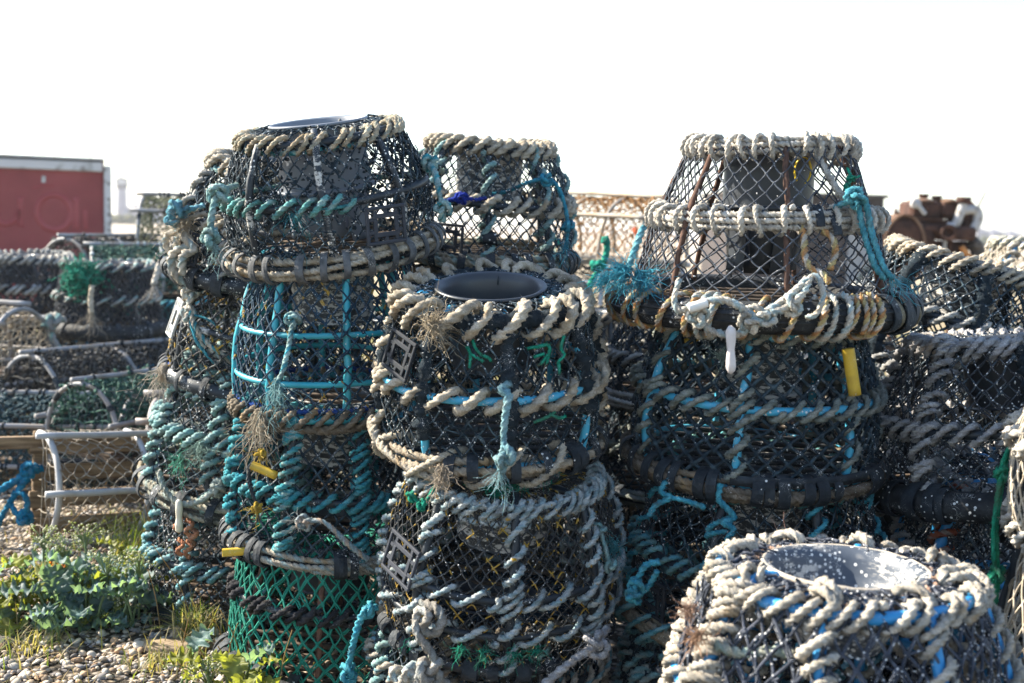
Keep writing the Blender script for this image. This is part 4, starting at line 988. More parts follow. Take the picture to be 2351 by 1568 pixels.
# ======================================================= near pot, lower right of the view
p = Pot('close pot with white speckled funnel bowl and cream rope over bright blue pipe', (1945, 1318, 2.35), (.352, .338, .258), .43, 8, (-1, 0), Rf=.150, dz=.012)
zt = at(1942, 1318, 2.35); p.loc = zt - np.array([0, 0, .442]); p.root.location = p.loc; p.M = mat_of(p.loc, p.rot); p.Mi = np.linalg.inv(p.M); F = p
p.off = p.ang(20)
CREAM = [(.57, .52, .44), (.50, .47, .41), (.60, .56, .49)]
mbl = mat_plastic('bright_blue_pipe', (.02, .22, .48), .3, .45, (.45, .62), dirt=.2)
for z, r in ((0.0, .016), (.21, .0135), (.43, .0145)): p.hoop(z, r, mbl)
p.uprights(.0135, mbl)
p.netting(46, 14, .0030, mat_net('slate', (.03, .036, .05), (.09, .10, .13), spec=.36, patch=(.3, .5)), topr=5, jit=.12, mess=120, double=.2)
p.lash_hoop(.43, .0155, .0112, CREAM, .042, RO, wob=.5, slack=.12); p.lash_hoop(.21, .015, .0112, CREAM, .05, RO)
for k in range(8): p.lash_up(k, .0145, .0115, CREAM, .05 if k % 2 else .036, RO, wob=.5, slack=.25)
p.lash_up(p.near_up(-70), .018, .0115, CREAM, .025, RO, wob=.4, slack=.3); p.lash_up(p.near_up(-115), .018, .0115, CREAM, .028, RO, wob=.4, slack=.3)
for k in range(8):
    th = p.off + 2 * PI * k / 8; P = p.top(np.full(14, th), np.linspace(.05, .62, 14), .004); mb = MB(); lash(mb, P, np.tile([0, 0, 1.0], (14, 1)), .014, .011, CREAM, .032, False, .4); mb.build('rope_lashing', RO, p.ups[k][0])
p.base_rope(0.0, .012, 5, .026, CREAM, RO)
P, N = p.curve(.43, 120); Pr = P * (0, 0, 1) + unit(P * (1, 1, 0)) * (p.Rf * 1.22) + (0, 0, .004); mb = MB(); tube(mb, Pr[:-1], .0125, 8, True, ref=(0, 0, 1)); ring = mb.build('throat_hoop', mbl, p.root)
mb = MB(); lash(mb, Pr, N, .0125, .0045, [(.48, .32, .24), (.44, .3, .22), (.5, .36, .28)], .034, False, .3); mb.build('pink_twine_lashing', RP, ring)
p.funnel(.17, m_bowl, .50, lip=.022); p.rim_ties(3, m_black, [5, 78, -85]); p.floor(m_floor, 9)
mb = MB(); a = np.linspace(0, 2 * PI, 64, endpoint=False); r = p.Rf + .020; tube(mb, np.stack([r * np.cos(a), r * np.sin(a), 0 * a + p.H + p.dz + .013], 1), .0062, 7, True, jit=.1, ref=(0, 0, 1)); mb.build('funnel_rim', mat_simple('worn_rim', (.30, .26, .21), (.50, .45, .38), 30, .8), p.root); p.specks(260, .0018); p.specks(260, .002, zr=(.75, 1))
p.tufts('orange_frayed_twine', RP, (p.px(1585, 1400, 2.22), (-.5, -.4, 0), 90, .022, (.55, .34, .24), 1), (p.px(1605, 1460, 2.2), (-.5, -.4, 0), 90, .03, (.55, .34, .22), 1), (p.px(1800, 1250, 2.6), (0, -.3, .6), 80, .03, (.46, .28, .22), 1))
p.rope_part([p.px(x, y, d) for x, y, d in ((1640, 1480, 2.2), (1700, 1500, 2.18), (1760, 1495, 2.16), (1830, 1500, 2.14))], .011, [(.36, .40, .34), (.44, .45, .38), (.3, .38, .34)], 'inner_rope')
plain('pot under the close speckled funnel pot, only just in view', (F.loc[0], F.loc[1], .03), (.40, .385, .30), max(.14, F.loc[2] - .05), (0, 0), CREAM, m_net, base='rope')

# ======================================================= stack at the right edge
p = Pot('grey rope pot with black tyre base behind the hanging green rope', (2330, 1105, 3.3), (.385, .365, .25), .41, 8, (-4.5, -6), Rf=.13, dz=.0); G1 = p
p.off = p.ang(-14)
for z, r in ((0.0, .016), (.19, .013), (.41, .013)): p.hoop(z, r, m_black)
p.uprights(.013, m_black); p.netting(48, 18, .0024, mat_net('black_white_tips', (.03, .033, .038), spec=.46, patch=(.15, .35)), topr=3, double=.3)
p.lash_hoop(.41, .016, .0125, MAUVE, .036, RO, wob=.5, slack=.2); p.lay_hoop(.41, .0125, MAUVE, RO, dz=.016, off=.004); p.lash_hoop(.19, .014, .0125, MAUVE, .055, RP, wob=.3)
p.lash_up(p.near_up(-62), .014, .0125, MAUVE, .04, RP, wob=.5, slack=.2); p.lash_up(p.near_up(-100), .014, .0125, MAUVE, .04, RP, wob=.5, slack=.2)
k = p.near_up(-14); o, P = p.ups[k]; mb = MB(); Pk = resample(P[:16], .008); tube(mb, Pk + unit(Pk * (1, 1, 0)) * .006, .030 * (1 + .15 * rng.standard_normal(len(Pk))), 9, jit=.15); mb.build('old_net_wrap', mat_fuzzy(), o)
P, N = p.curve(0.0, 181, off=.02); mb = MB(); tube(mb, P[:-1], .042, 14, True, jit=.02, ref=(0, 0, 1)); mb.build('tyre_ring', m_tyre, p.hoops[0.0])
straps(p, 0.0, [-88, -80, -70, -60, -52, -47, -28, -18, -12, 0, 12], .050, w=.034, out=.02)
p.funnel(.2, m_fun); p.floor(m_floor, 7); p.specks(300, .0026); p.weed(300, size=.006)
p = Pot('pot with blue pipe and orange twine under the grey rope tyre base pot', (2345, 1405, 3.3), (.36, .355, .275), .41, 8, (5, 0), Rf=.13, dz=.0); G2 = p
p.off = p.ang(-22)
for z, r in ((0.0, .016), (.2, .014), (.41, .014)): p.hoop(z, r, mbl)
p.uprights(.017, mbl); p.netting(52, 18, .0024, mat_net('black_white_tips', BLACK), topr=3, double=.3)
p.lash_hoop(.41, .016, .0135, MAUVE, .042, RP, wob=.4); p.lash_hoop(.2, .016, .0125, MAUVE, .06, RP, wob=.4)
p.lash_up(p.near_up(-22), .019, .0135, MAUVE, .06, RP, wob=.5, slack=.3)
p.lash_up(p.near_up(-67), .02, .012, [(.42, .10, .05), (.46, .13, .07), (.40, .30, .26)], .05, RP)
p.funnel(.2, m_fun); p.floor(m_floor, 7); p.specks(300, .0026); p.weed(900, size=.006, thr=(-30, 60), zr=(0, .6))
G3 = plain('shaded pot on the shingle under the blue pipe and orange twine pot', (G2.loc[0], G2.loc[1], .03), (.37, .36, .29), max(.14, G2.loc[2] - .06), (0, 0), MAUVE, m_net)
tr = [at(2351, 1015, 2.75), at(2325, 1022, 2.74), at(2308, 1055, 2.73), at(2302, 1090, 2.72), at(2292, 1150, 2.72), at(2284, 1220, 2.72), at(2286, 1290, 2.72), at(2288, 1320, 2.72), at(2286, 1360, 2.72), at(2280, 1405, 2.73)]
mb = MB(); GR = [(.02, .27, .16), (.03, .31, .19), (.015, .24, .14)]
for dx in (-.006, .006): rope(mb, spline(np.array(tr) + (dx, dx, 0)), .0065, GR, lay=14, fuzz=.02)
knot(mb, tr[3], .02, .007, GR); knot(mb, tr[7], .024, .008, GR); rope(mb, spline([tr[3], tr[3] + (.03, -.01, .005), tr[3] + (.05, 0, .008)]), .007, GR); tuft(mb, tr[9], (0, 0, -1), 40, .05, (.02, .28, .17), .25, .0018)
tag(mb.build('green_rope', RP), 'double green rope knotted twice, hanging down in front of the grey rope pots', 'rope')

p = Pot('slumped pot with cream rope top and black bound uprights, before the rusty engine', (2138, 845, 4.25), (.36, .35, .27), .40, 8, (4, 15), Rf=.15, dz=.0); G0 = p
p.off = p.ang(-8)
for z, r in ((0.0, .015), (.2, .013), (.40, .014)): p.hoop(z, r, m_black)
p.uprights(.014, m_black); p.netting(44, 16, .0030, m_netw, topr=2)
p.lash_hoop(.40, .016, .0130, BEIGE, .046, RO, wob=.4, slack=.2); p.lay_hoop(.40, .013, GREYROPE, RO, dz=.012); p.lash_hoop(.2, .014, .013, GREYROPE, .06, RP, wob=.3); p.lash_hoop(0.0, .016, .013, GREYROPE, .06, RP)
for k in range(8):
    o, P = p.ups[k]; mb = MB(); Pk = resample(P[:16], .008); tube(mb, Pk + unit(Pk * (1, 1, 0)) * .005, .026 * (1 + .15 * rng.standard_normal(len(Pk))), 9, jit=.15); mb.build('old_net_wrap', mat_fuzzy(), o)
p.funnel(.2, m_funcrust); p.floor(m_floor, 7); p.specks(300, .0028)
h0 = G0.loc[2] / 2
plain('shaded pot with grey rope and black hoops under the slumped pot', (G0.loc[0] - .10, G0.loc[1] - .02, h0), (.37, .36, .28), h0 - .08, (0, 0), GREYROPE, m_netw, upcols=GREYROPE, lo=False)
plain('lowest shaded pot on the ground under the slumped pot', (G0.loc[0] - .08, G0.loc[1], .03), (.38, .37, .29), h0 - .05, (0, 0), GREYROPE, m_net, base='tyre')
q = at(2420, 750, 5.6)
p = plain('distant pot with blue hoops and pale cream rope beyond the slumped pot', q, (.40, .39, .30), .40, (2, 0), [(.55, .53, .44), (.5, .5, .42), (.58, .55, .48)], m_nettan, mbl, .055, .014, upcols=CREAM, lo=False)
h5 = (q[2] - .03) / 2
for j, (lb, cc) in enumerate((('pot with cream rope directly under the distant blue hooped pot', CREAM), ('pot on the ground under the distant blue hooped pot', GREYROPE))):
    plain(lb, (q[0] + .03 * j, q[1] + .02, q[2] - h5 * (j + 1)), (.40, .39, .30), h5 - .03, (0, 0), cc, m_netw, mbl)
p = plain('tan netted pot bulging in at the very edge, nearest the green rope', at(2700, 1235, 2.6), (.345, .36, .27), .42, (3, 0), WHITE_ROPE, m_nettan, n=96, lo=False, nr=.0022)
hz = p.loc[2]; plain('pot under the tan netted pot at the very edge', (p.loc[0], p.loc[1], .03), (.36, .36, .3), hz - .06, (0, 0), MAUVE, m_nettan)

# ======================================================= dark pots in the distance on the left
LG = 'dark pots standing behind the hooped creels'
m_netfar = mat_net('far_dark', (.028, .03, .036), (.10, .10, .11), spec=.25, patch=(.5, .65))
def far_pot(label, xd, y0, y1, half, D, **k):
    b = at(xd, y1, D); t = at(xd, y0, D); R = half * K / 1138 * D
    return plain(label, b, (R, R * .97, R * .82), t[2] - b[2], (1, 0), group=LG, **k)
f1 = far_pot('broad dark speckled pot with a pale rope top in front of the red container', 40, 590, 720, 138, 7.8, cols=GREYROPE, net=m_netfar, pitch=.05, rr=.017, n=60, wd=1600, nr=.004)
f1.specks(160, .0035); f1.weed(900, size=.011)
f2 = far_pot('broad dark pot on the ground under the pale rope topped one', 40, 735, 870, 142, 7.8, cols=BROWN, net=m_net, rr=.015, n=50, nr=.004); f2.specks(80, .0035)
f3 = far_pot('dark distant pot with a green net patch and black bound base', 250, 608, 752, 112, 7.2, cols=TEALPALE[:1] + GREYROPE[:2], net=m_netfar, pitch=.075, rr=.014, n=50, base='tyre', strapn=7, wd=900, nr=.0036)
f3.specks(120, .0035); f3.weed(700, size=.010)
mb = MB(); c0 = f3.px(180, 636, 6.84)
for q in range(330):
    d = rng.normal(0, 1, 2); c1 = c0 + (.055 * d[0], .03 * abs(d[0]) + rng.normal(0, .012), .045 * d[1]); P = c1 + np.cumsum(rng.normal(0, .014, (5, 3)), 0); tube(mb, P, .0032, 4, col=np.array((.02, .28, .19)) * rng.uniform(.6, 1.3))
mb.build('green_net_patch', RP, f3.root)
f3.rope_part([f3.px(x, y, d) for x, y, d in ((150, 735, 6.8), (128, 730, 6.75), (118, 740, 6.72), (120, 770, 6.72), (135, 800, 6.72), (150, 830, 6.72))], .02, TEALPALE[:1] + GREYROPE[:2], 'trailing_rope', knots=(2,))
f3.rope_part([f3.px(x, y, d) for x, y, d in ((212, 655, 6.75), (208, 690, 6.73), (210, 720, 6.73))], .016, BEIGE, 'hanging_rope_tail', ends=[(2, (0, 0, -1), .12)])
f3.rope_part([f3.px(x, y, d) for x, y, d in ((368, 600, 6.85), (362, 622, 6.82), (352, 655, 6.8))], .018, WHITE_ROPE, 'white_rope_tail', ends=[(2, (0, 0, -1), .12)])
f4 = far_pot('low pot with blue uprights wound in white rope, under the green patched pot', 262, 775, 880, 118, 7.2, cols=[(.45, .44, .4), (.4, .4, .36), (.48, .46, .42)], net=m_net, hoopm=mbl, upcols=WHITE_ROPE, pitch=.07, rr=.015, nr=.0036)
f5 = far_pot('dim pot glimpsed beyond the half hidden column', 385, 690, 850, 100, 8.0, cols=SKYBLUE, net=mat_net('teal', (.02, .12, .12)), hoopm=m_black)
# ------------------------------------------------------------------ hooped creels
m_pipew = mat_plastic('white_pipe', (.36, .37, .39), .0, .45, dirt=.35, fade=(.42, .36, .28))
m_piped = mat_plastic('dull_pipe', (.24, .25, .27), .0, .55, dirt=.6, fade=(.30, .20, .10))
m_pipeg = mat_plastic('old_hoop', (.34, .31, .27), .0, .6, dirt=.6, fade=(.36, .22, .08))
m_wood = mat_simple('weathered_wood', (.10, .06, .03), (.34, .24, .14), 6, .9, 50, .6, .006, stretch=(1, 9, 9))
m_wood2 = mat_simple('grey_timber', (.16, .14, .11), (.40, .37, .32), 6, .9, 50, .6, .006, stretch=(1, 9, 9))
m_netorange = mat_net('rust_net', (.20, .10, .035), (.34, .20, .09), spec=.12)
m_netdgreen = mat_net('dark_green', (.02, .07, .055), (.10, .22, .16), spec=.25)
m_netbrown = mat_net('brown_net', (.035, .034, .034), (.16, .15, .13), spec=.3)
CG = 'half round creels heaped on the shingle'

def creel(label, loc, rot, L, W, H, nh=3, pm=None, nm=None, wm=None, rails=(0, 90, 180), r=.014, mesh=.055, nr=.0024, wraps=None, wrapm=None, panel=False, extra=0, group=CG, ends=True, boards=4):
    pm, nm, wm = pm or m_piped, nm or m_netbrown, wm or m_floor
    t = thing('hooped_creel', label, 'creel', loc, rot, group)
    def A(x, deg, o=0.0):
        a = np.radians(deg); return np.stack([x + 0 * a, (W / 2 + o) * np.cos(a), (H + o) * np.sin(a) ** .9 + 0 * x], -1)
    for k in range(nh):
        x = -L / 2 + .03 + (L - .06) * k / (nh - 1); mb = MB(); tube(mb, A(np.full(31, x), np.linspace(0.01, 179.99, 31)), r, 9, ref=(1, 0, 0)); h = mb.build('hoop', pm, t)
        if wraps:
            mb = MB()
            for q in range(wraps):
                a = 12 + 156 * (q + rng.uniform(.2, .8)) / wraps; P = A(np.full(8, x), np.linspace(a, a + rng.uniform(4, 12), 8)); tube(mb, P, r * 1.22, 8, ref=(1, 0, 0))
            mb.build('binding', wrapm or m_strap, h)
    for a in rails:
        mb = MB(); x = np.linspace(-L / 2 - .03, L / 2 + .03, 12); P = A(x, np.full(12, float(a)), r * 1.9) + np.cumsum(rng.normal(0, .0015, (12, 3)), 0); tube(mb, P, r * 1.08, 9); o = mb.build('rail', pm, t)
        if wraps:
            mb = MB()
            for q in range(int(wraps * 2)):
                i = rng.uniform(.05, .93); P2 = P[0] + (P[-1] - P[0]) * np.linspace(i, i + .012, 4)[:, None]; tube(mb, P2, r * 1.5, 8)
            mb.build('binding', wrapm or m_strap, o)
    for k in range(boards):
        y = -W / 2 + W * (k + .5) / boards; mb = MB(); box(mb, (rng.uniform(-.01, .01), y, -.022), (L, W / boards * .62, .022), bev=.003); mb.build('base_board', wm, t)
    for x in (-L / 2 + .05, L / 2 - .05):
        mb = MB(); box(mb, (x, 0, -.048), (.06, W * 1.02, .028), bev=.004); mb.build('base_batten', wm, t)
    mb = MB(); nx = max(4, int(L / mesh)); arc = PI * (W / 2 + H) / 2; na = max(4, int(arc / mesh) * 2)
    def strands(A0, B0):
        for a, b in zip(A0, B0): tube(mb, np.stack([a, (a + b) / 2 + rng.normal(0, .004, 3), b]), nr, 4, cap=False)
    G = np.array([[A(np.array(-L / 2 + .03 + (L - .06) * ((i + .5 * (j % 2)) / nx)), np.array(180.0 * j / na), .003) for i in range(nx)] for j in range(na + 1)])
    G = G + rng.normal(0, .006, G.shape)
    for j in range(na):
        if j % 2: strands(G[j], G[j + 1]); strands(G[j][:-1], G[j + 1][1:])
        else: strands(G[j], G[j + 1]); strands(G[j][1:], G[j + 1][:-1])
    blobs(mb, G.reshape(-1, 3), np.full(G.shape[0] * G.shape[1], nr * 2), rough=.2)
    if extra:
        k = rng.integers(0, len(G.reshape(-1, 3)), extra); blobs(mb, G.reshape(-1, 3)[k] + rng.normal(0, .012, (extra, 3)), nr * rng.uniform(1.5, 4, (extra, 3)), rough=.3)
    mb.build('netting', nm, t)
    if ends:
        for x in (-L / 2 + .03, L / 2 - .03):
            mb = MB(); n = max(4, int(W / mesh)); m = max(3, int(H / mesh))
            for i in range(n + 1):
                y = -W / 2 + W * i / n; hh = H * max(0, 1 - (2 * y / W) ** 2) ** .5
                if hh > .03: tube(mb, np.stack([np.full(8, x) + rng.normal(0, .005, 8), y + rng.normal(0, .006, 8), np.linspace(0, hh, 8)], 1), nr, 4)
            for j in range(1, m):
                z = H * j / m; ww = W / 2 * max(0, 1 - (z / H) ** 2) ** .5; tube(mb, np.stack([np.full(9, x) + rng.normal(0, .005, 9), np.linspace(-ww, ww, 9), z + rng.normal(0, .008, 9)], 1), nr, 4)
            mb.build('end_netting', nm, t)
    return t

# tipped creel on the shingle, its base board turned away
lc = on_ground(120, 1222); lc = at(285, 1130, 5.0)
k4 = creel('tipped creel of white plastic pipe lying on its side on the shingle', lc, (R_(84), R_(4), R_(38)), .80, .46, .30, 3, m_pipew, mat_net('pale_net', (.22, .19, .15), (.40, .36, .30), spec=.2), m_wood, (28, 90, 152), .0130, .06, .0024)
k4.location.z = .215
tmb = MB()
M4 = np.linalg.inv(mat_of(k4.location, k4.rotation_euler)); L4 = lambda x, y, D: (M4 @ np.append(at(x, y, D), 1))[:3]
box(tmb, L4(200, 1012, 4.98), (.92, .05, .10), bev=.006); tmb.build('edge_timber', m_wood, k4)
mb = MB(); c = L4(160, 1058, 4.70); M = np.array(((1, 0, 0), (0, 0, 1), (0, -1, 0)), float)
for sg in (-1, 1): box(mb, c + (0, 0, sg * .045), (.15, .012, .012), bev=.002); box(mb, c + (sg * .07, 0, 0), (.012, .012, .078), bev=.002)
for sg in (-1, 1): box(mb, c + (0, 0, sg * .022), (.09, .009, .008), bev=.001)
mb.build('escape_gap_grille', mat_plastic('panel', (.03, .033, .04)), k4)
pts = [at(*q) for q in ((100, 1075, 4.72), (65, 1085, 4.70), (30, 1108, 4.68), (0, 1125, 4.66), (-30, 1150, 4.65))]
mb = MB(); BL = [(.015, .20, .36), (.02, .24, .42), (.012, .17, .31)]
rope(mb, spline(pts), .016, BL); rope(mb, spline([at(*q) for q in ((80, 1075, 4.70), (60, 1100, 4.68), (25, 1150, 4.66), (0, 1195, 4.66), (-25, 1250, 4.66))]), .016, BL)
rope(mb, spline([at(*q) for q in ((30, 1130, 4.66), (55, 1135, 4.64), (62, 1160, 4.64), (55, 1188, 4.65), (35, 1175, 4.65), (22, 1150, 4.66))]), .013, BL); knot(mb, at(68, 1078, 4.68), .03, .014, BL); knot(mb, at(58, 1188, 4.65), .028, .013, BL)
tag(mb.build('blue_rope', RP), 'thick bright blue rope knotted round the timber end of the tipped white pipe creel', 'rope')

def creel_px(label, xd, yd, D, rz, L, W, H, rx=0, ry=0, **k):
    return creel(label, at(xd, yd, D), (R_(rx), R_(ry), R_(rz)), L, W, H, **k)
creel_px('low creel with black banded pale hoops and dark netting, behind the tipped creel', 85, 1040, 5.9, 4, 1.05, .62, .30, nh=4, nm=mat_net('teal_dark', (.02, .05, .06), (.08, .13, .14), spec=.4), wraps=6, rails=(35, 90, 145, 0, 180), extra=1300, nr=.0038, mesh=.05, r=.012)
creel_px('dark creel on the shingle directly under the black banded one', 90, 1130, 6.0, 6, 1.05, .60, .22, nh=3, nm=mat_net('teal_dark', (.02, .05, .06)), wraps=4, extra=300, nr=.0032)
creel_px('creel with arched pale hoops and dark mesh behind the black banded one', 60, 968, 6.7, 10, .95, .6, .34, nh=3, nm=m_netbrown, wraps=5, rails=(45, 90, 135), extra=1000, nr=.0034)
creel_px('end on creel with green mesh and white hoop, beside the half hidden column', 345, 990, 5.9, 62, .95, .50, .30, nh=3, nm=m_netdgreen, wraps=4, rails=(20, 90, 160), extra=900, nr=.0034, r=.012)
creel_px('creel with yellowed hoop and rusty mesh behind the green meshed one', 255, 950, 6.5, 58, 1.1, .58, .38, nh=3, nm=m_netbrown, rails=(25, 90, 155), extra=1000, nr=.0036, wraps=3, r=.013)
creel_px('flattened creel with long white rail lying before the green meshed creel', 490, 1000, 5.6, 8, .6, .5, .18, nh=2, nm=m_netbrown, rails=(30, 90, 150), extra=100, r=.016)
creel_px('tall square shouldered creel with pale pipe frame and tan mesh at the picture edge', -48, 838, 6.6, -12, .62, .6, .34, nh=3, pm=m_piped, nm=m_nettan, rails=(10, 45, 90, 135, 170), nr=.003, extra=200, r=.0135)
creel_px('creel with pale arched hoop and rust tinted mesh before the red container', 255, 640, 8.6, 65, .95, .50, .30, nh=3, pm=m_piped, nm=m_netbrown, rails=(20, 90, 160), nr=.0042, extra=300, r=.013)
creel_px('creel heaped with pale blue rope between the dark pots and the half hidden column', 370, 665, 8.3, 20, 1.0, .6, .30, nh=3, pm=m_piped, nm=m_netdgreen, rails=(30, 90, 150), nr=.0042, wraps=6, wrapm=mat_simple('pale_blue_binding', (.3, .36, .38), (.5, .54, .54)), extra=400, r=.013)
creel_px('upright creel with white top rail and olive mesh, before the lighthouse cottages', 482, 558, 9.0, 8, 1.05, .62, .34, nh=3, pm=m_piped, nm=mat_net('olive', (.10, .11, .06), (.26, .24, .16)), rails=(40, 90, 140), nr=.004, wraps=3, extra=300, r=.014)
q = at(482, 558, 9.0); creel('creel hidden under the white railed one', (q[0], q[1] + .02, q[2] - .47), (0, 0, R_(8)), 1.05, .62, .38, 3, m_pipeg, m_netbrown, nr=.004)
q = at(482, 558, 9.0); creel('lowest creel in the heap under the white railed one', (q[0] - .03, q[1] + .04, .07), (0, 0, R_(11)), 1.05, .62, max(.2, q[2] - .47 - .14), 3, m_pipeg, m_netdgreen, nr=.004)
q = at(370, 665, 8.3); creel('creel with dark mesh on the shingle under the rope heaped one', (q[0], q[1], max(.08, q[2] - .50)), (0, 0, R_(14)), 1.05, .62, .42, 3, m_pipeg, m_netdgreen, nr=.004, extra=300)
q = at(255, 640, 8.6); creel('creel on the shingle under the pale hooped one', (q[0], q[1], max(.08, q[2] - .50)), (0, 0, R_(30)), 1.0, .6, .42, 3, m_pipeg, m_netbrown, nr=.004)

# the distant stack between the middle pots
CS = 'timber based creels stacked behind the middle pots'
a0 = at(1392, 584, 7.8)
creel('creel with rust orange hoops and netting, top of the distant timber based stack', a0, (0, R_(1.5), R_(-42)), 0.98, .58, .38, 4, m_pipeg, m_netorange, m_wood2, (38, 90, 142), .014, .065, .0036, extra=120, group=CS)
a1 = a0 - (0, 0, .45); creel('creel with pale blue rail, second in the distant timber based stack', a1, (0, 0, R_(-10)), 1.1, .62, .36, 3, m_pipew, m_netbrown, m_wood2, (40, 90, 140), .016, .06, .0034, group=CS, extra=200)
creel('lowest creel of the distant timber based stack', a1 - (0, 0, .45), (0, 0, R_(-16)), 1.1, .62, .36, 3, m_pipeg, m_netbrown, m_wood2, (40, 90, 140), .016, .06, .0034, group=CS, extra=200)
mb = MB(); pc = at(1465, 545, 7.4); tube(mb, spline([at(1456, 525, 7.4), at(1463, 533, 7.38), at(1470, 548, 7.4)]), .022, 8, col=(1, 1, 1)); tag(mb.build('plastic_tag', mat_plastic('orange_plastic', (.75, .12, .04), 0, .5, dirt=.1)), 'scrap of vivid orange plastic caught on the distant timber based stack', 'scrap')
mb = MB(); GT = [(.02, .30, .22), (.03, .36, .26), (.02, .26, .19)]
for q in (((1270, 545), (1290, 570), (1298, 620), (1320, 660), (1345, 680), (1350, 710)), ((1385, 560), (1392, 545), (1392, 585), (1372, 625), (1352, 660), (1348, 700)), ((1265, 655), (1285, 640), (1295, 625))): rope(mb, spline([at(x, y, 5.6) for x, y in q]), .017, GT)
knot(mb, at(1372, 610, 5.58), .03, .015, GT); knot(mb, at(1348, 690, 5.58), .03, .016, GT)
tag(mb.build('green_rope', RP), 'frayed green rope in a Y shape, strung beyond the fat beige rope pot', 'rope')
G = plain('weedy pot on the ground behind the wide funnel pot, carrying the green rope', (at(1348, 715, 5.65)[0], 5.7, .03), (.36, .35, .27), max(.3, at(1348, 712, 5.65)[2] - .05), (0, 0), BROWN, m_netw, base='rope')

# ------------------------------------------------------------------ red container
m_red = mat_simple('red_paint', (.17, .021, .026), (.25, .042, .047), 1.1, .6, 25, .12, .01)
m_trim = mat_simple('chipped_white_trim', (.20, .19, .18), (.48, .48, .50), 5, .6, 30, .3, .01, lo=.36, hi=.5)
m_dark = mat_simple('dark_steel', (.05, .045, .04), (.12, .10, .09), 6, .8)
D = 16.0; tr_ = at(247, 372, D); zt = tr_[2]; rz = R_(20); Wc = 6.0
CT = thing('shipping_container', 'faded red container with white chipped edge rail and ghost lettering', 'container', (tr_[0], tr_[1], 0), (0, 0, rz))
mb = MB(); box(mb, (-Wc / 2 - .05, 1.2, zt / 2), (Wc, 2.3, zt - .02), bev=.01); mb.build('body', m_red, CT)
mb = MB(); box(mb, (-Wc / 2 - .05, .02, zt - .075), (Wc - .04, .1, .13), bev=.015); mb.build('top_rail', m_trim, CT)
mb = MB(); box(mb, (-Wc / 2 - .05, 1.16, zt + .032), (Wc + .02, 2.44, .03), bev=.008); mb.build('roof', m_trim, CT)
mb = MB(); box(mb, (.0, .06, zt / 2 - .03), (.10, .14, zt - .04), bev=.012); po = mb.build('corner_post', m_trim, CT)
for k in range(9):
    mb = MB(); box(mb, (.01, -.014, zt - .30 - k * .215), (.035, .012, .03), bev=.004); mb.build('bolt', m_dark, po)
mb = MB(); box(mb, (-.83, .037, zt - .27), (.05, .012, .09), bev=.005); box(mb, (-3.1, .037, zt - 1.33), (.22, .012, .2), bev=.02); box(mb, (-1.72, .037, zt - 1.62), (.04, .01, .04), bev=.004); box(mb, (-1.9, .037, zt - 1.62), (.04, .01, .04), bev=.004); mb.build('scuff', m_trim, CT)
m_ghost = mat_simple('ghost_lettering', (.24, .034, .040), (.30, .060, .068), 3, .65, 20, .1)
def stroke(pts, w=.085):
    P = spline(pts, 8); P = np.stack([P[:, 0], np.full(len(P), .047), P[:, 1]], 1); T, N, B = frames(P, ref=(0, 1, 0)); sweep(mb, P, N, B, [[-.001, -w / 2], [.001, -w / 2], [.001, w / 2], [-.001, w / 2]])
mb = MB(); zl = zt - .78; e = lambda x, z: (x, zl + z, 0)
stroke([e(-1.48, .28), e(-1.46, .02), e(-1.34, -.11), e(-1.20, -.06), e(-1.14, .08)]); stroke([e(-1.13, .26), e(-1.13, -.15)])
a = np.linspace(0, 2 * PI, 17); stroke([e(-.70 + .22 * math.cos(x), .06 + .24 * math.sin(x)) for x in a]); stroke([e(-.42, .28), e(-.42, -.17)]); stroke([e(-.30, .10), e(-.29, -.16)], .06)
stroke([e(-1.98, -.10), e(-1.86, -.13), e(-1.74, -.07), e(-1.72, 0)], .06); stroke([e(-.98, .38), e(-.82, .43), e(-.70, .42)], .03)
mb.build('faded_lettering', m_ghost, CT)

# ------------------------------------------------------------------ rusty engine on its winch frame
m_rs = mat_simple('rust_heavy', (.030, .014, .010), (.085, .038, .025), 9, .92, 60, .6, .01)
m_rsl = mat_simple('rust_light', (.12, .065, .04), (.20, .125, .085), 9, .92, 60, .5, .01)
m_wp = mat_simple('flaking_white_paint', (.18, .15, .12), (.38, .37, .37), 9, .7, 30, .3, .01, lo=.3, hi=.45)
D = 12.0; s = D / 1138 * K; gx = lambda x: (x - 2145) * s; zE = lambda y, x=2145: at(x, y, D)[2]
o = at(2145, 560, D)
EN = thing('rusty_engine', 'rust brown old engine with two caps on top and a white painted manifold', 'engine', (o[0], D, 0), (0, 0, R_(0)))
def eb(name, x0, x1, y0, y1, dy, th, m, bev=.02, par=None):
    mb = MB(); za, zb = zE(y1, (x0 + x1) / 2), zE(y0, (x0 + x1) / 2); box(mb, (gx((x0 + x1) / 2), dy, (za + zb) / 2), ((x1 - x0) * s, th, zb - za), bev=bev); return mb.build(name, m, par or EN)
EX = lambda x, y: (gx(x), zE(y, x))
blk = eb('engine_block', 2082, 2212, 504, 550, .12, .42, m_rs, .02)
hd = eb('cylinder_head', 2078, 2146, 462, 503, .08, .40, m_rs, .03); eb('cylinder_head', 2148, 2212, 464, 503, .10, .40, m_rs, .03)
for (xa, xb, y) in ((2082, 2146, 462), (2148, 2192, 463)):
    mb = MB(); lathe(mb, [(0.0, .035), (.10, .03), (.17, .012), (.185, -.01), (0, -.012)], 20); ob = mb.build('rocker_cover', m_rsl, EN); x, z = EX((xa + xb) / 2, y); ob.location = (x, .05, z); ob.scale = ((xb - xa) * s / .37, 1, 1)
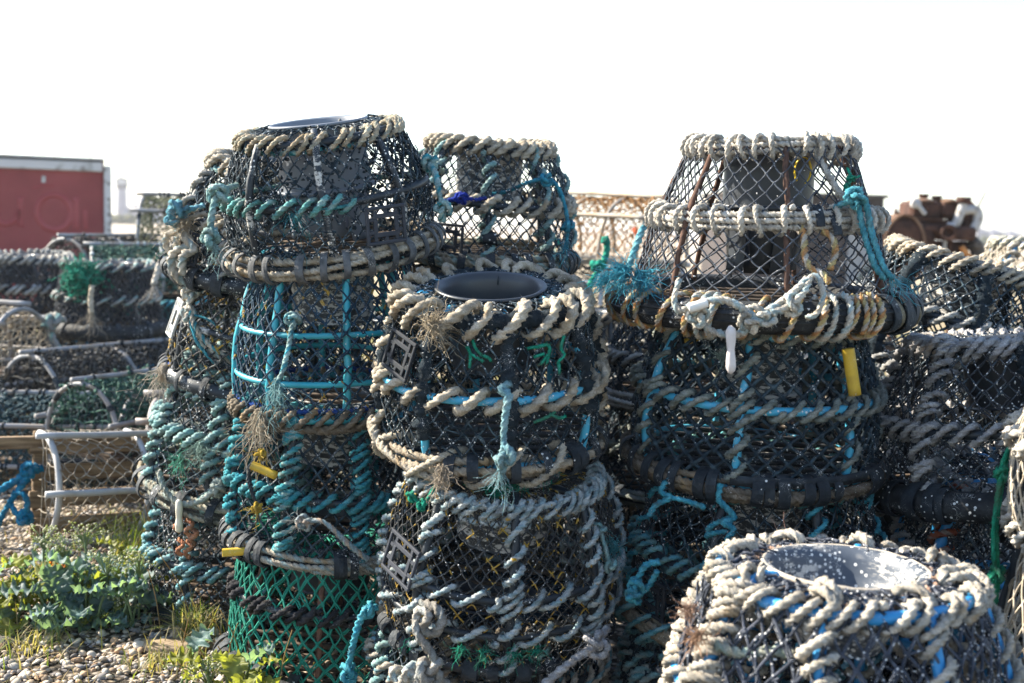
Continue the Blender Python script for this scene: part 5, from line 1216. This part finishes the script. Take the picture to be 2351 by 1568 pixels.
for x in (2117, 2147):
    X, z = EX(x, 455 if x < 2130 else 459); mb = MB(); lathe(mb, [(.0, -.05), (.028, -.05), (.03, -.01), (.055, .03), (.06, .045), (0, .047)], 16); ob = mb.build('filler_cap', m_rs, EN); ob.location = (X, .04, z)
def etube(name, pts, r, m, dy, sides=12):
    P = np.array([(EX(x, y)[0], dy, EX(x, y)[1]) for x, y in pts]); mb = MB(); tube(mb, spline(P, 8), r, sides); return mb.build(name, m, EN)
etube('water_manifold', ((2160, 520), (2175, 518), (2183, 500), (2188, 482), (2192, 468)), .045, m_wp, -.16)
etube('water_manifold', ((2186, 486), (2205, 482), (2222, 484), (2228, 496), (2226, 512), (2218, 528)), .048, m_wp, -.15)
mb = MB(); X, z = EX(2192, 460); lathe(mb, [(0, .03), (.075, .03), (.075, -.03), (0, -.03)], 18); ob = mb.build('manifold_flange', m_rs, EN); ob.location = (X, -.16, z)
eb('radiator_shell', 2194, 2238, 462, 550, .16, .34, m_rs, .06); eb('oil_sump', 2150, 2222, 520, 552, -.06, .34, m_rs, .04)
mb = MB(); X, z = EX(2157, 534)
pr = [(.05, -.30), (.05, .0), (.085, .0), (.085, .03), (.045, .03), (.045, -.1), (0, -.1)]; lathe(mb, pr, 20); ob = mb.build('exhaust_port', m_rs, EN); ob.location = (X, -.24, z); ob.rotation_euler = (R_(90), 0, R_(-18))
etube('exhaust_pipe', ((2110, 524), (2135, 526), (2160, 530)), .055, m_rs, -.10)
etube('crank_arm', ((2085, 468), (2094, 478), (2106, 492)), .024, m_wp, -.18); mb = MB(); X, z = EX(2084, 468); lathe(mb, [(0, .03), (.05, .03), (.05, -.03), (.02, -.032), (0, -.02)], 16); ob = mb.build('crank_hub', m_wp, EN); ob.location = (X, -.17, z); ob.rotation_euler = (R_(90), 0, 0)
eb('bracket', 2112, 2116, 478, 506, -.14, .03, m_rs, .004); eb('valve_rail', 2080, 2150, 500, 506, -.13, .05, m_rs, .008); eb('valve_rail', 2150, 2200, 488, 492, -.11, .04, m_rs, .006)
mb = MB(); n = 24
for sg in (0,):
    a = np.linspace(0, PI, n); X0, z0 = EX(2075, 556); Rr = (2100 - 2030) * s
    P = np.stack([X0 - .05 + Rr * .68 * np.cos(a + .0), 0 * a + .1, z0 - .08 + .36 * np.sin(a)], 1)
    T, N, B = frames(P, ref=(0, 1, 0)); sweep(mb, P, N, B, [[-.28, -.012], [.28, -.012], [.28, .012], [-.28, .012]])
gd = mb.build('flywheel_guard', m_rsl, EN)
mb = MB(); X, z = EX(2075, 556); lathe(mb, [(0, .05), (.2, .06), (.33, .05), (.33, -.05), (.2, -.06), (0, -.05)], 28); ob = mb.build('flywheel', m_rs, EN); ob.location = (X - .04, -.1, z - .07); ob.rotation_euler = (R_(90), 0, 0)
for x in (2105, 2125, 2160, 2172): eb('push_rod_tube', x - 3, x + 4, 548, 590, -.1, .05, m_wp if x in (2105, 2160) else m_rs, .01)
eb('bed_plate', 2040, 2235, 596, 606, .1, .6, m_rs, .01); eb('crankcase', 2085, 2222, 552, 596, .14, .36, m_rs, .02)
for x in (2050, 2225):
    for dy in (-.15, .36): 
        mb = MB(); zz = zE(606, 2145); box(mb, (gx(x), dy, zz / 2), (.08, .08, zz), bev=.006); mb.build('frame_leg', m_rs, EN)
etube('bracing_bar', ((2190, 565), (2206, 585), (2222, 600)), .03, mat_simple('orange_rust', (.35, .14, .04), (.45, .2, .06)), -.2)
P = np.array([(EX(2239, 496)[0], .1, EX(2239, 496)[1]), (EX(2263, 440)[0], .1, EX(2263, 440)[1])]); mb = MB(); tube(mb, P, np.array([.012, .009]), 8); mb.build('control_lever', m_dark, EN)
mb = MB(); P = spline([(EX(x, y)[0], .1, EX(x, y)[1]) for x, y in ((2240, 508), (2252, 518), (2252, 540), (2247, 570))], 8); tube(mb, P, .004, 5); mb.build('wire', m_dark, EN)
etube('hose', ((2225, 555), (2238, 570), (2246, 590)), .075, m_dark, -.05); eb('fuel_pump', 2222, 2244, 552, 572, -.05, .2, m_dark, .04)
mb = MB(); x, z = EX(2062, 490); P = np.array([(gx(2066), .1, zE(505)), (gx(2062), .1, zE(495)), (gx(2059), .1, zE(480)), (gx(2066), .1, zE(487)), (gx(2070), .1, zE(503))]); tube(mb, P[:3], np.array([.03, .035, .008]), 6); mb.build('bent_fin', m_rs, EN)

# ------------------------------------------------------------------ dark shed beyond the tyre ring pot
D = 24.0; r0 = at(2033, 446, D); l0 = at(1672, 458, D)
SH = thing('steel_shed', 'dark grey brown steel shed with a pale door, beyond the tyre ring pot', 'shed', (r0[0], r0[1], 0), (0, 0, R_(3)))
Ws = r0[0] - l0[0]; m_sh = mat_simple('shed_wall', (.030, .024, .024), (.055, .043, .043), 2, .8, 10, .2, .02, stretch=(6, 6, .3))
mb = MB(); box(mb, (-Ws / 2, 1.3, r0[2] / 2 - .03), (Ws, 2.5, r0[2] - .1), bev=.01); mb.build('wall', m_sh, SH)
mb = MB(); box(mb, (-Ws / 2, 1.3, r0[2] - .05), (Ws + .12, 2.7, .07), bev=.01); mb.build('roof', m_dark, SH)
mb = MB(); box(mb, (-.42, .03, 1.0), (.62, .05, 2.0), bev=.01); mb.build('door', mat_simple('pale_door', (.22, .23, .25), (.30, .31, .33), 3), SH)
mb = MB(); tube(mb, np.array([(0.02, .1, 1.75), (.30, .08, 1.75)]), .03, 8); mb.build('latch_bar', m_dark, SH)

# ------------------------------------------------------------------ lighthouse and buildings far off
m_lw = mat_simple('lighthouse_white', (.20, .20, .24), (.28, .28, .32), .5, .8); m_lg = mat_simple('lantern_grey', (.06, .055, .06), (.10, .095, .10), .5, .8); m_roof = mat_simple('slate_roof', (.10, .10, .13), (.15, .15, .18), .3, .9)
m_gl = mat_plastic('lantern_glass', (.62, .64, .66), 0, .15, dirt=0)
D = 260.0; u = D / 1138 * K; bz = at(280, 492, D); 
LH = thing('lighthouse', 'pale hazy lighthouse with a boxy lantern room, on the horizon beside the red container', 'lighthouse', (bz[0], D, 0)); z0 = 0.0
Z = lambda y: at(280, y, D)[2]
mb = MB(); lathe(mb, [(13.5 * u, 0), (12.0 * u, Z(436)), (12.0 * u, Z(434))], 8); mb.build('tower', m_lw, LH)
mb = MB(); lathe(mb, [(10.8 * u, Z(436)), (13.5 * u, Z(431)), (13.8 * u, Z(427)), (13.8 * u, Z(423)), (0, Z(423))], 8); mb.build('gallery', m_lg, LH)
for k in range(8):
    a = 2 * PI * k / 8; mb = MB(); box(mb, (13 * u * math.cos(a), 13 * u * math.sin(a), (Z(423) + Z(411)) / 2), (2.2 * u, 2.2 * u, Z(411) - Z(423) + .02)); mb.build('lantern_post', m_lg, LH)
mb = MB(); lathe(mb, [(11.6 * u, Z(423) + .01), (11.6 * u, Z(411) - .01)], 8); mb.build('lantern_glazing', m_gl, LH)
mb = MB(); lathe(mb, [(0, Z(405) + 1), (2 * u, Z(406)), (14.5 * u, Z(410)), (14.6 * u, Z(411.5)), (0, Z(411.5))], 8); mb.build('roof', m_lg, LH)
def building(label, x0, x1, yr, ye, yb, D, depth, chim=()):
    a, b = at(x0, ye, D), at(x1, ye, D); zr = at((x0 + x1) / 2, yr, D)[2]; ze = (a[2] + b[2]) / 2; w = b[0] - a[0]
    t = thing('cottage', label, 'building', ((a[0] + b[0]) / 2, D, 0)); mb = MB(); box(mb, (0, depth / 2, ze / 2), (w, depth, ze)); mb.build('wall', m_lw, t)
    mb = MB(); V = [(-w / 2 - .2, -.3, ze - .1), (w / 2 + .2, -.3, ze - .1), (w / 2 + .2, depth + .3, ze - .1), (-w / 2 - .2, depth + .3, ze - .1), (-w / 2 + depth * .3, depth / 2, zr), (w / 2 - depth * .3, depth / 2, zr)]
    mb.add(V, [[0, 1, 5, 4], [2, 3, 4, 5], [3, 2, 1, 0]], [[1, 2, 5], [3, 0, 4]]); r = mb.build('roof', m_roof, t, False)
    for cx in chim: mb = MB(); box(mb, (cx * w / 2, depth / 2, zr + .3), (.9, .9, 2.2)); mb.build('chimney', m_lg, r)
    return t
building('long hazy hip roofed house with two chimneys, beside the lighthouse', 302, 440, 458, 476, 492, 250, 7, (-.45, .55))
building('small pale hazy outbuilding close against the lighthouse', 286, 318, 468, 478, 492, 262, 6)
for i, (x0, x1, yr, ye, lb) in enumerate(((2246, 2275, 524, 532, 'pale hazy low house on the horizon nearest the rusty engine'), (2278, 2312, 526, 536, 'grey roofed hazy house on the horizon, middle one past the engine'), (2318, 2348, 530, 538, 'small hazy house on the horizon at the edge of the view'), (2205, 2240, 528, 535, 'hazy house on the horizon, half hidden by the rusty engine'))): building(lb, x0, x1, yr, ye, 545, 330 + 12 * i, 8)
def bush_row(label, x0, x1, y, D, h):
    a, b = at(x0, y, D), at(x1, y, D); t = MB(); n = 260
    c = np.stack([rng.uniform(a[0], b[0], n), D + rng.uniform(-2, 2, n), rng.uniform(0, 1, n) ** .7 * h * (.6 + .4 * np.sin(np.linspace(0, 9, n)))], 1); blobs(t, c, rng.uniform(.25, .8, (n, 3)) * h * .5, rough=.3)
    return tag(t.build('scrub_hedge', mat_simple('scrub', (.06, .07, .035), (.17, .16, .08), 1, .95)), label, 'hedge')
bush_row('dark strip of hazy scrub at the foot of the lighthouse', 235, 330, 495, 200, 1.5); bush_row('hazy scrub along the horizon before the houses', 2225, 2370, 548, 260, 2.0)

# ------------------------------------------------------------------ ground
mb = MB(); xs = np.concatenate([np.linspace(-900, -14, 12), np.linspace(-12, 12, 61), np.linspace(14, 900, 12)]); ys = np.concatenate([np.linspace(-30, 0, 6), np.linspace(.5, 24, 60), np.linspace(27, 1500, 24)])
X, Y = np.meshgrid(xs, ys); Zg = np.where((np.abs(X) < 12) & (Y > .4) & (Y < 24), .015 * np.sin(1.7 * X + .6) * np.sin(1.3 * Y) + .008 * rng.standard_normal(X.shape), 0)
n = len(xs); I, J = np.meshgrid(np.arange(len(ys) - 1), np.arange(n - 1), indexing='ij'); mb.add(np.stack([X, Y, Zg], -1).reshape(-1, 3), np.stack([I * n + J, I * n + J + 1, (I + 1) * n + J + 1, (I + 1) * n + J], -1).reshape(-1, 4))
g = mb.build('ground', mat_ground()); g['kind'] = 'structure'
def gz(x, y): return .015 * np.sin(1.7 * x + .6) * np.sin(1.3 * y)
# pebbles
mb = MB(); N = 17000; y = 2.75 + 4.8 * rng.uniform(0, 1, N) ** 1.35; x = -.40 * y - .55 + rng.uniform(0, 1, N) * (.40 * y + .62)
sz = np.exp(rng.normal(math.log(.0080), .33, N)); S = np.stack([sz * rng.uniform(.9, 1.5, N), sz * rng.uniform(.8, 1.1, N), sz * rng.uniform(.45, .8, N)], 1)
pal = np.array([(.44, .36, .27), (.50, .43, .34), (.36, .27, .18), (.32, .30, .29), (.22, .20, .19), (.58, .53, .46), (.42, .27, .16), (.30, .22, .15), (.55, .47, .38)])
V1, F1 = ico()[2:]; a = rng.uniform(0, 6.28, N); ca, sa = np.cos(a), np.sin(a)
V2, F2 = ico()[:2]
W = V2[None] * S[:, None]; W = W * (1 + .10 * np.sin(V2[None, :, :1] * 3 + a[:, None, None]) ); W = np.stack([W[..., 0] * ca[:, None] - W[..., 1] * sa[:, None], W[..., 0] * sa[:, None] + W[..., 1] * ca[:, None], W[..., 2]], -1)
tl = rng.normal(0, .3, (N, 2)); W[..., 2] += W[..., 0] * tl[:, :1] + W[..., 1] * tl[:, 1:]
W += np.stack([x, y, gz(x, y) + S[:, 2] * rng.uniform(.2, 1.1, N) + .002], -1)[:, None]
C = pal[rng.integers(0, len(pal), N)] * rng.uniform(.75, 1.2, (N, 1))
mb.add(W.reshape(-1, 3), None, (F2[None] + (np.arange(N) * len(V2))[:, None, None]).reshape(-1, 3), np.repeat(C, len(V2), 0))
o = mb.build('shingle_pebbles', mat_attr('pebble', .75, 160, .25, scale=45)); o['kind'] = 'stuff'

# ------------------------------------------------------------------ plants
def leaf(mb, o, az, el, L, W, col, curl=.8, lob=9):
    nu, nv = 34, 9; u = np.linspace(0, 1, nu); v = np.linspace(-1, 1, nv)
    ph = rng.uniform(0, 6.28, 3); d = np.array([math.cos(az), math.sin(az), 0]); s = np.array([-math.sin(az), math.cos(az), 0])
    e = el - curl * u * rng.uniform(.7, 1.2); st = L / (nu - 1)
    r = np.concatenate([[0], np.cumsum(np.cos(e[:-1]) * st)]); z = np.concatenate([[0], np.cumsum(np.sin(e[:-1]) * st)])
    w = W * np.sin(PI * np.clip(u * .93 + .02, 0, 1) ** .8) ** .7 * np.clip((u - .10) / .25, .10, 1)
    w = w[:, None] * (1 + .20 * np.sin(lob * u * 2.2 + ph[0] + np.sign(v)[None].T.T * 1.3)[:, None] * 1.0 if False else 1)
    edge = 1 + .15 * np.sin(lob * 4.2 * u[:, None] + ph[0] + 2 * (v[None] > 0)) + .10 * np.sin(63 * u[:, None] + ph[1] + 3 * (v[None] > 0))
    y = w * v[None] * np.where(np.abs(v[None]) > .5, edge, 1)
    zz = .22 * W * np.abs(v[None]) ** 1.2 + .30 * W * np.abs(v[None]) ** 2 * np.sin(lob * 3.2 * u[:, None] + ph[2] + 1.7 * (v[None] > 0)) + .07 * W * np.sin(17 * u[:, None] + 5 * v[None] + ph[1])
    nrm = np.stack([-np.sin(e)[:, None] * d[0], -np.sin(e)[:, None] * d[1], np.cos(e)], -1) if False else np.stack([-np.sin(e) * d[0], -np.sin(e) * d[1], np.cos(e)], -1)
    P = o + r[:, None, None] * d + z[:, None, None] * np.array([0, 0, 1]) + y[..., None] * s + zz[..., None] * nrm[:, None]
    I, J = np.meshgrid(np.arange(nu - 1), np.arange(nv - 1), indexing='ij'); Q = np.stack([I * nv + J, I * nv + J + 1, (I + 1) * nv + J + 1, (I + 1) * nv + J], -1).reshape(-1, 4)
    C = np.asarray(col)[None, None] * (1 + .5 * np.exp(-(v[None, :, None] / .13) ** 2)) * rng.uniform(.9, 1.1, (nu, nv, 1))
    mb.add(P.reshape(-1, 3), Q, None, C.reshape(-1, 3))
m_leaf = mat_attr('leaf', .55, 60, .25, .50, 25); m_stem = mat_attr('stem', .7, 80, .2, .2); m_flow = mat_attr('flower', .8, 200, .2, .3)
GLAUC, YEL = (.14, .22, .225), (.24, .26, .07)
def kale(label, px_, n, size, spread, yellow, heads=0, hh=.25, seed=0, orange=False, group='sea kale growing on the shingle'):
    o = on_ground(*px_); t = thing('sea_kale', label, 'plant', (o[0], o[1], gz(o[0], o[1])), group=group); mb = MB(); ms = MB()
    for k in range(n):
        az = rng.uniform(0, 6.28); b = np.array([rng.normal(0, spread), rng.normal(0, spread * .7), 0]); h = rng.uniform(0, .9) ** 1.2 * size * 1.5
        s = size * rng.uniform(.6, 1.2); el = rng.uniform(.2, 1.3)
        y = rng.uniform() < yellow; c = np.array(YEL if y else GLAUC) * rng.uniform(.8, 1.25)
        base = b + (0, 0, .01); top = b + np.array([.25 * h * math.cos(az), .25 * h * math.sin(az), h]); tube(ms, spline([base, (base + top) / 2 + (0, 0, .02), top], 5), .0045, 6, col=(.16, .22, .10))
        leaf(mb, top, az, el, s, s * rng.uniform(.32, .46), c, rng.uniform(.6, 1.7))
    if orange: leaf(mb, np.array([.02, -.05, size * 1.5]), 2.6, .3, .075, .026, (.42, .15, .03), .5)
    mb.build('foliage', m_leaf, t); ms.build('stem', m_stem, t)
    for k in range(heads):
        b = np.array([rng.normal(.03, spread * .7), rng.normal(0, spread * .5), 0]); H = hh * rng.uniform(.75, 1.05); tip = b + (rng.normal(0, .03), rng.normal(0, .03), H)
        s2 = MB(); f = MB(); tube(s2, spline([b, (b + tip) / 2 + rng.normal(0, .01, 3), tip], 6), .004, 6, col=(.2, .27, .14)); cs = []
        for q in range(14):
            d = np.array([rng.normal(0, .030), rng.normal(0, .025), rng.uniform(-.03, .035)]); e = tip + d; tube(s2, np.stack([tip - (0, 0, .06), (tip + e) / 2 - (0, 0, .01), e]), .0016, 4, col=(.25, .32, .14))
            m = 7; cs.append(e + rng.normal(0, .007, (m, 3)))
        cs = np.concatenate(cs); cc = np.where(rng.uniform(size=(len(cs), 1)) < .6, [[.62, .62, .50]], [[.36, .40, .12]]) * rng.uniform(.8, 1.1, (len(cs), 1))
        blobs(f, cs, rng.uniform(.0025, .005, len(cs)), col=cc, rough=.2); s2.build('flower_stalk', m_stem, t); f.build('flower_head', m_flow, t)
    return t
kale('sea kale with yellow green backlit leaves, at the picture edge nearest the tipped creel', (25, 1428), 30, .115, .10, .85)
kale('sea kale with cream flower heads and one orange leaf', (150, 1412), 30, .115, .10, .5, 3, .27, orange=True)
kale('blue green sea kale with broad crinkled leaves, nearest the white speckled pot', (235, 1438), 28, .125, .09, .05, 2, .24)
kale('blue green sea kale with drooping leaves in front of the flowering one', (150, 1458), 16, .12, .06, .0)
kale('small bushy sea kale seedling on bare pebbles, below the broad leaved one', (262, 1452), 30, .055, .035, .5, 1, .07)
kale('bright lobed sea kale growing just in front of the green netted pot', (520, 1612), 16, .10, .06, .75, 1, .12)
kale('low yellowish sea kale behind the flowering one beside the columns', (300, 1330), 18, .10, .06, .8)
m_grass = mat_attr('grass_blade', .8, 60, .1, .35)
def grass(label, px_, n, h, spread, straw, group='grass tufts on the shingle', dry=0, name='grass_tuft'):
    o = on_ground(*px_); t = thing(name, label, 'grass', (o[0], o[1], gz(o[0], o[1])), group=group); mb = MB()
    for k in range(n):
        a = rng.uniform(0, 6.28); lean = rng.uniform(.1, 1.9); L = h * rng.uniform(.4, 1.1); b = np.array([rng.normal(0, spread), rng.normal(0, spread), 0])
        u = np.linspace(0, 1, 6); d = np.array([math.cos(a), math.sin(a), 0]); P = b + np.outer(u ** 1.6 * L * lean * .6, d) + np.outer(L * (u - .28 * lean * u ** 2), [0, 0, 1])
        c = np.array((.38, .33, .20) if rng.uniform() < straw else (.16, .21, .045)) * rng.uniform(.8, 1.3); s = np.array([-d[1], d[0], 0]); w = .0024 * (1 - u ** 2) + .0003
        V = np.stack([P - s * w[:, None], P + s * w[:, None]], 1).reshape(-1, 3); i = np.arange(5) * 2; mb.add(V, np.stack([i, i + 1, i + 3, i + 2], 1), None, c)
    mb.build('blades', m_grass, t)
    for k in range(dry):
        mb2 = MB(); b = np.array([rng.normal(0, spread * 1.5), rng.normal(0, spread * 1.5), 0]); L = h * rng.uniform(1.2, 2.4); d = rng.normal(0, .35, 2); tube(mb2, spline([b, b + (d[0] * L * .4, d[1] * L * .3, L * .55), b + (d[0] * L, d[1] * L, L)], 6), .0016, 5, col=(.36, .25, .12)); mb2.build('dry_stalk', m_grass, t)
    return t
grass('sunlit green and straw tuft at the foot of the white speckled pot', (445, 1470), 190, .15, .035, .45, dry=4)
grass('tall yellow tuft between the sea kale and the half hidden column', (315, 1300), 150, .24, .05, .35, dry=3)
grass('straw coloured tuft low down near the picture edge', (70, 1500), 130, .09, .07, .7)
grass('straggling dry tuft on the pebbles before the green netted pot', (400, 1530), 130, .08, .06, .8, dry=2)
grass('dim green tuft under the tipped white pipe creel', (270, 1235), 150, .16, .10, .2, dry=2)
grass('dry stalks standing against the green netted pot', (560, 1560), 60, .10, .05, .8, dry=6)
grass('thin green tuft beside the flowering sea kale', (100, 1330), 80, .12, .06, .4, dry=2)
grass('dry straw tuft with bent stalks among the middle stack ropes', (900, 1585), 60, .12, .04, .9, dry=6)
mb = MB(); n = 2600; y = 2.9 + 6.6 * rng.uniform(0, 1, n); x = -.42 * y - .3 + rng.uniform(0, 1, n) * (.42 * y + .5)
for i in range(n):
    a = rng.uniform(0, 6.28); L = rng.uniform(.03, .11); e = rng.uniform(.05, .5) if rng.uniform() < .65 else rng.uniform(.6, 1.3); d = np.array([math.cos(a) * math.cos(e), math.sin(a) * math.cos(e), math.sin(e)]); s = np.array([-math.sin(a), math.cos(a), 0]) * .0013
    o = np.array([x[i], y[i], gz(x[i], y[i]) + .012]); V = np.array([o - s, o + s, o + d * L * .6 + s * .8 + (0, 0, .006), o + d * L * .6 - s * .8 + (0, 0, .006), o + d * L]); mb.add(V, [[0, 1, 2, 3]], [[3, 2, 4]], np.array((.42, .32, .17) if rng.uniform() < .75 else (.18, .2, .06)) * rng.uniform(.7, 1.2))
o = mb.build('dry_grass', m_grass); o['kind'] = 'stuff'
# wispy grass further off, between the creels and on the plain
mb = MB(); n = 5200; y = 6.0 + 22 * rng.uniform(0, 1, n) ** 1.6; x = (rng.uniform(-.5, .5, n)) * y * 1.05
a = rng.uniform(0, 6.28, n); L = rng.uniform(.10, .34, n); ln = rng.normal(0, .35, (n, 2)); s = np.stack([np.cos(a), np.sin(a), 0 * a], 1) * .006
B0 = np.stack([x, y, 0 * x], 1); tp = B0 + np.stack([ln[:, 0] * L, ln[:, 1] * L, L], 1); V = np.stack([B0 - s, B0 + s, tp], 1).reshape(-1, 3)
cc = np.where(rng.uniform(size=(n, 1)) < .55, [[.30, .25, .10]], [[.15, .17, .04]]) * rng.uniform(.7, 1.3, (n, 1)); mb.add(V, None, np.arange(3 * n).reshape(-1, 3), np.repeat(cc, 3, 0))
o = mb.build('rough_grass', m_grass); o['kind'] = 'stuff'
for lb, q, sc, cl in (('dark flat stone at the picture edge below the sea kale', (12, 1490), (.06, .045, .02), (.07, .065, .06)), ('flat brown driftwood slab on the pebbles', (400, 1500), (.12, .06, .02), (.30, .22, .14)), ('grey stone half buried near the tipped creel', (60, 1290), (.04, .03, .02), (.14, .12, .11))):
    b = on_ground(*q); mb = MB(); V2, F2 = ico()[:2]; mb.add(V2 * sc * (1 + .12 * rng.standard_normal((len(V2), 1))) + (b[0], b[1], .02), None, F2, cl); tag(mb.build('stone' if 'wood' not in lb else 'driftwood', mat_attr('pebble')), lb, 'stone' if 'wood' not in lb else 'driftwood')
# ------------------------------------------------------------------ haze, light, camera
HAZE = True
if HAZE:
    mb = MB(); box(mb, (0, 700, 14), (1840, 1640, 30)); s = NT('haze_air'); v = s.n('ShaderNodeVolumePrincipled'); v.inputs['Color'].default_value = (.93, .95, 1, 1); v.inputs['Density'].default_value = .0007; v.inputs['Anisotropy'].default_value = .35
    s.l(v.outputs[0], s.out.inputs['Volume']); o = mb.build('haze', s.m); o['kind'] = 'stuff'
SUN_EL, SUN_AZ = R_(33), R_(-70)      # azimuth from straight ahead, negative = left
sd = np.array([math.sin(SUN_AZ) * math.cos(SUN_EL), math.cos(SUN_AZ) * math.cos(SUN_EL), math.sin(SUN_EL)])
L = bpy.data.lights.new('sun', 'SUN'); L.energy = 4.2; L.angle = R_(.55); L.color = (1.0, .91, .76)
lo = bpy.data.objects.new('sun', L); COLL.objects.link(lo); lo.rotation_euler = Vector(sd).to_track_quat('Z', 'Y').to_euler(); lo.location = (-20, 20, 30)
w = bpy.data.worlds.new('World'); SC.world = w; w.use_nodes = True; nt = w.node_tree; nt.nodes.clear()
sky = nt.nodes.new('ShaderNodeTexSky'); sky.sky_type = 'NISHITA'; sky.sun_disc = False; sky.sun_elevation = SUN_EL; sky.sun_rotation = SUN_AZ; sky.altitude = 0; sky.air_density = 1.0; sky.dust_density = 0.4; sky.ozone_density = 1.0
bg = nt.nodes.new('ShaderNodeBackground'); bg.inputs[1].default_value = .085; out = nt.nodes.new('ShaderNodeOutputWorld'); nt.links.new(sky.outputs[0], bg.inputs[0]); nt.links.new(bg.outputs[0], out.inputs[0])
cd = bpy.data.cameras.new('camera'); cam = bpy.data.objects.new('camera', cd); COLL.objects.link(cam)
cd.sensor_width = 36; cd.lens = 36 * FPX / 1024; cd.clip_end = 4000; cd.clip_start = .05
M = Matrix((( _rt[0], _up[0], -_f[0], EYE[0]), (_rt[1], _up[1], -_f[1], EYE[1]), (_rt[2], _up[2], -_f[2], EYE[2]), (0, 0, 0, 1))); cam.matrix_world = M
cd.dof.use_dof = True; cd.dof.focus_distance = 3.25; cd.dof.aperture_fstop = 2.7
SC.camera = cam
SC.view_settings.view_transform = 'Standard'; SC.view_settings.look = 'None'; SC.view_settings.gamma = 1.0; SC.view_settings.exposure = 2.12
SC.cycles.max_bounces = 6; SC.cycles.diffuse_bounces = 3; SC.cycles.volume_bounces = 0; SC.cycles.transparent_max_bounces = 8; SC.cycles.use_denoising = True; SC.cycles.volume_step_rate = 4
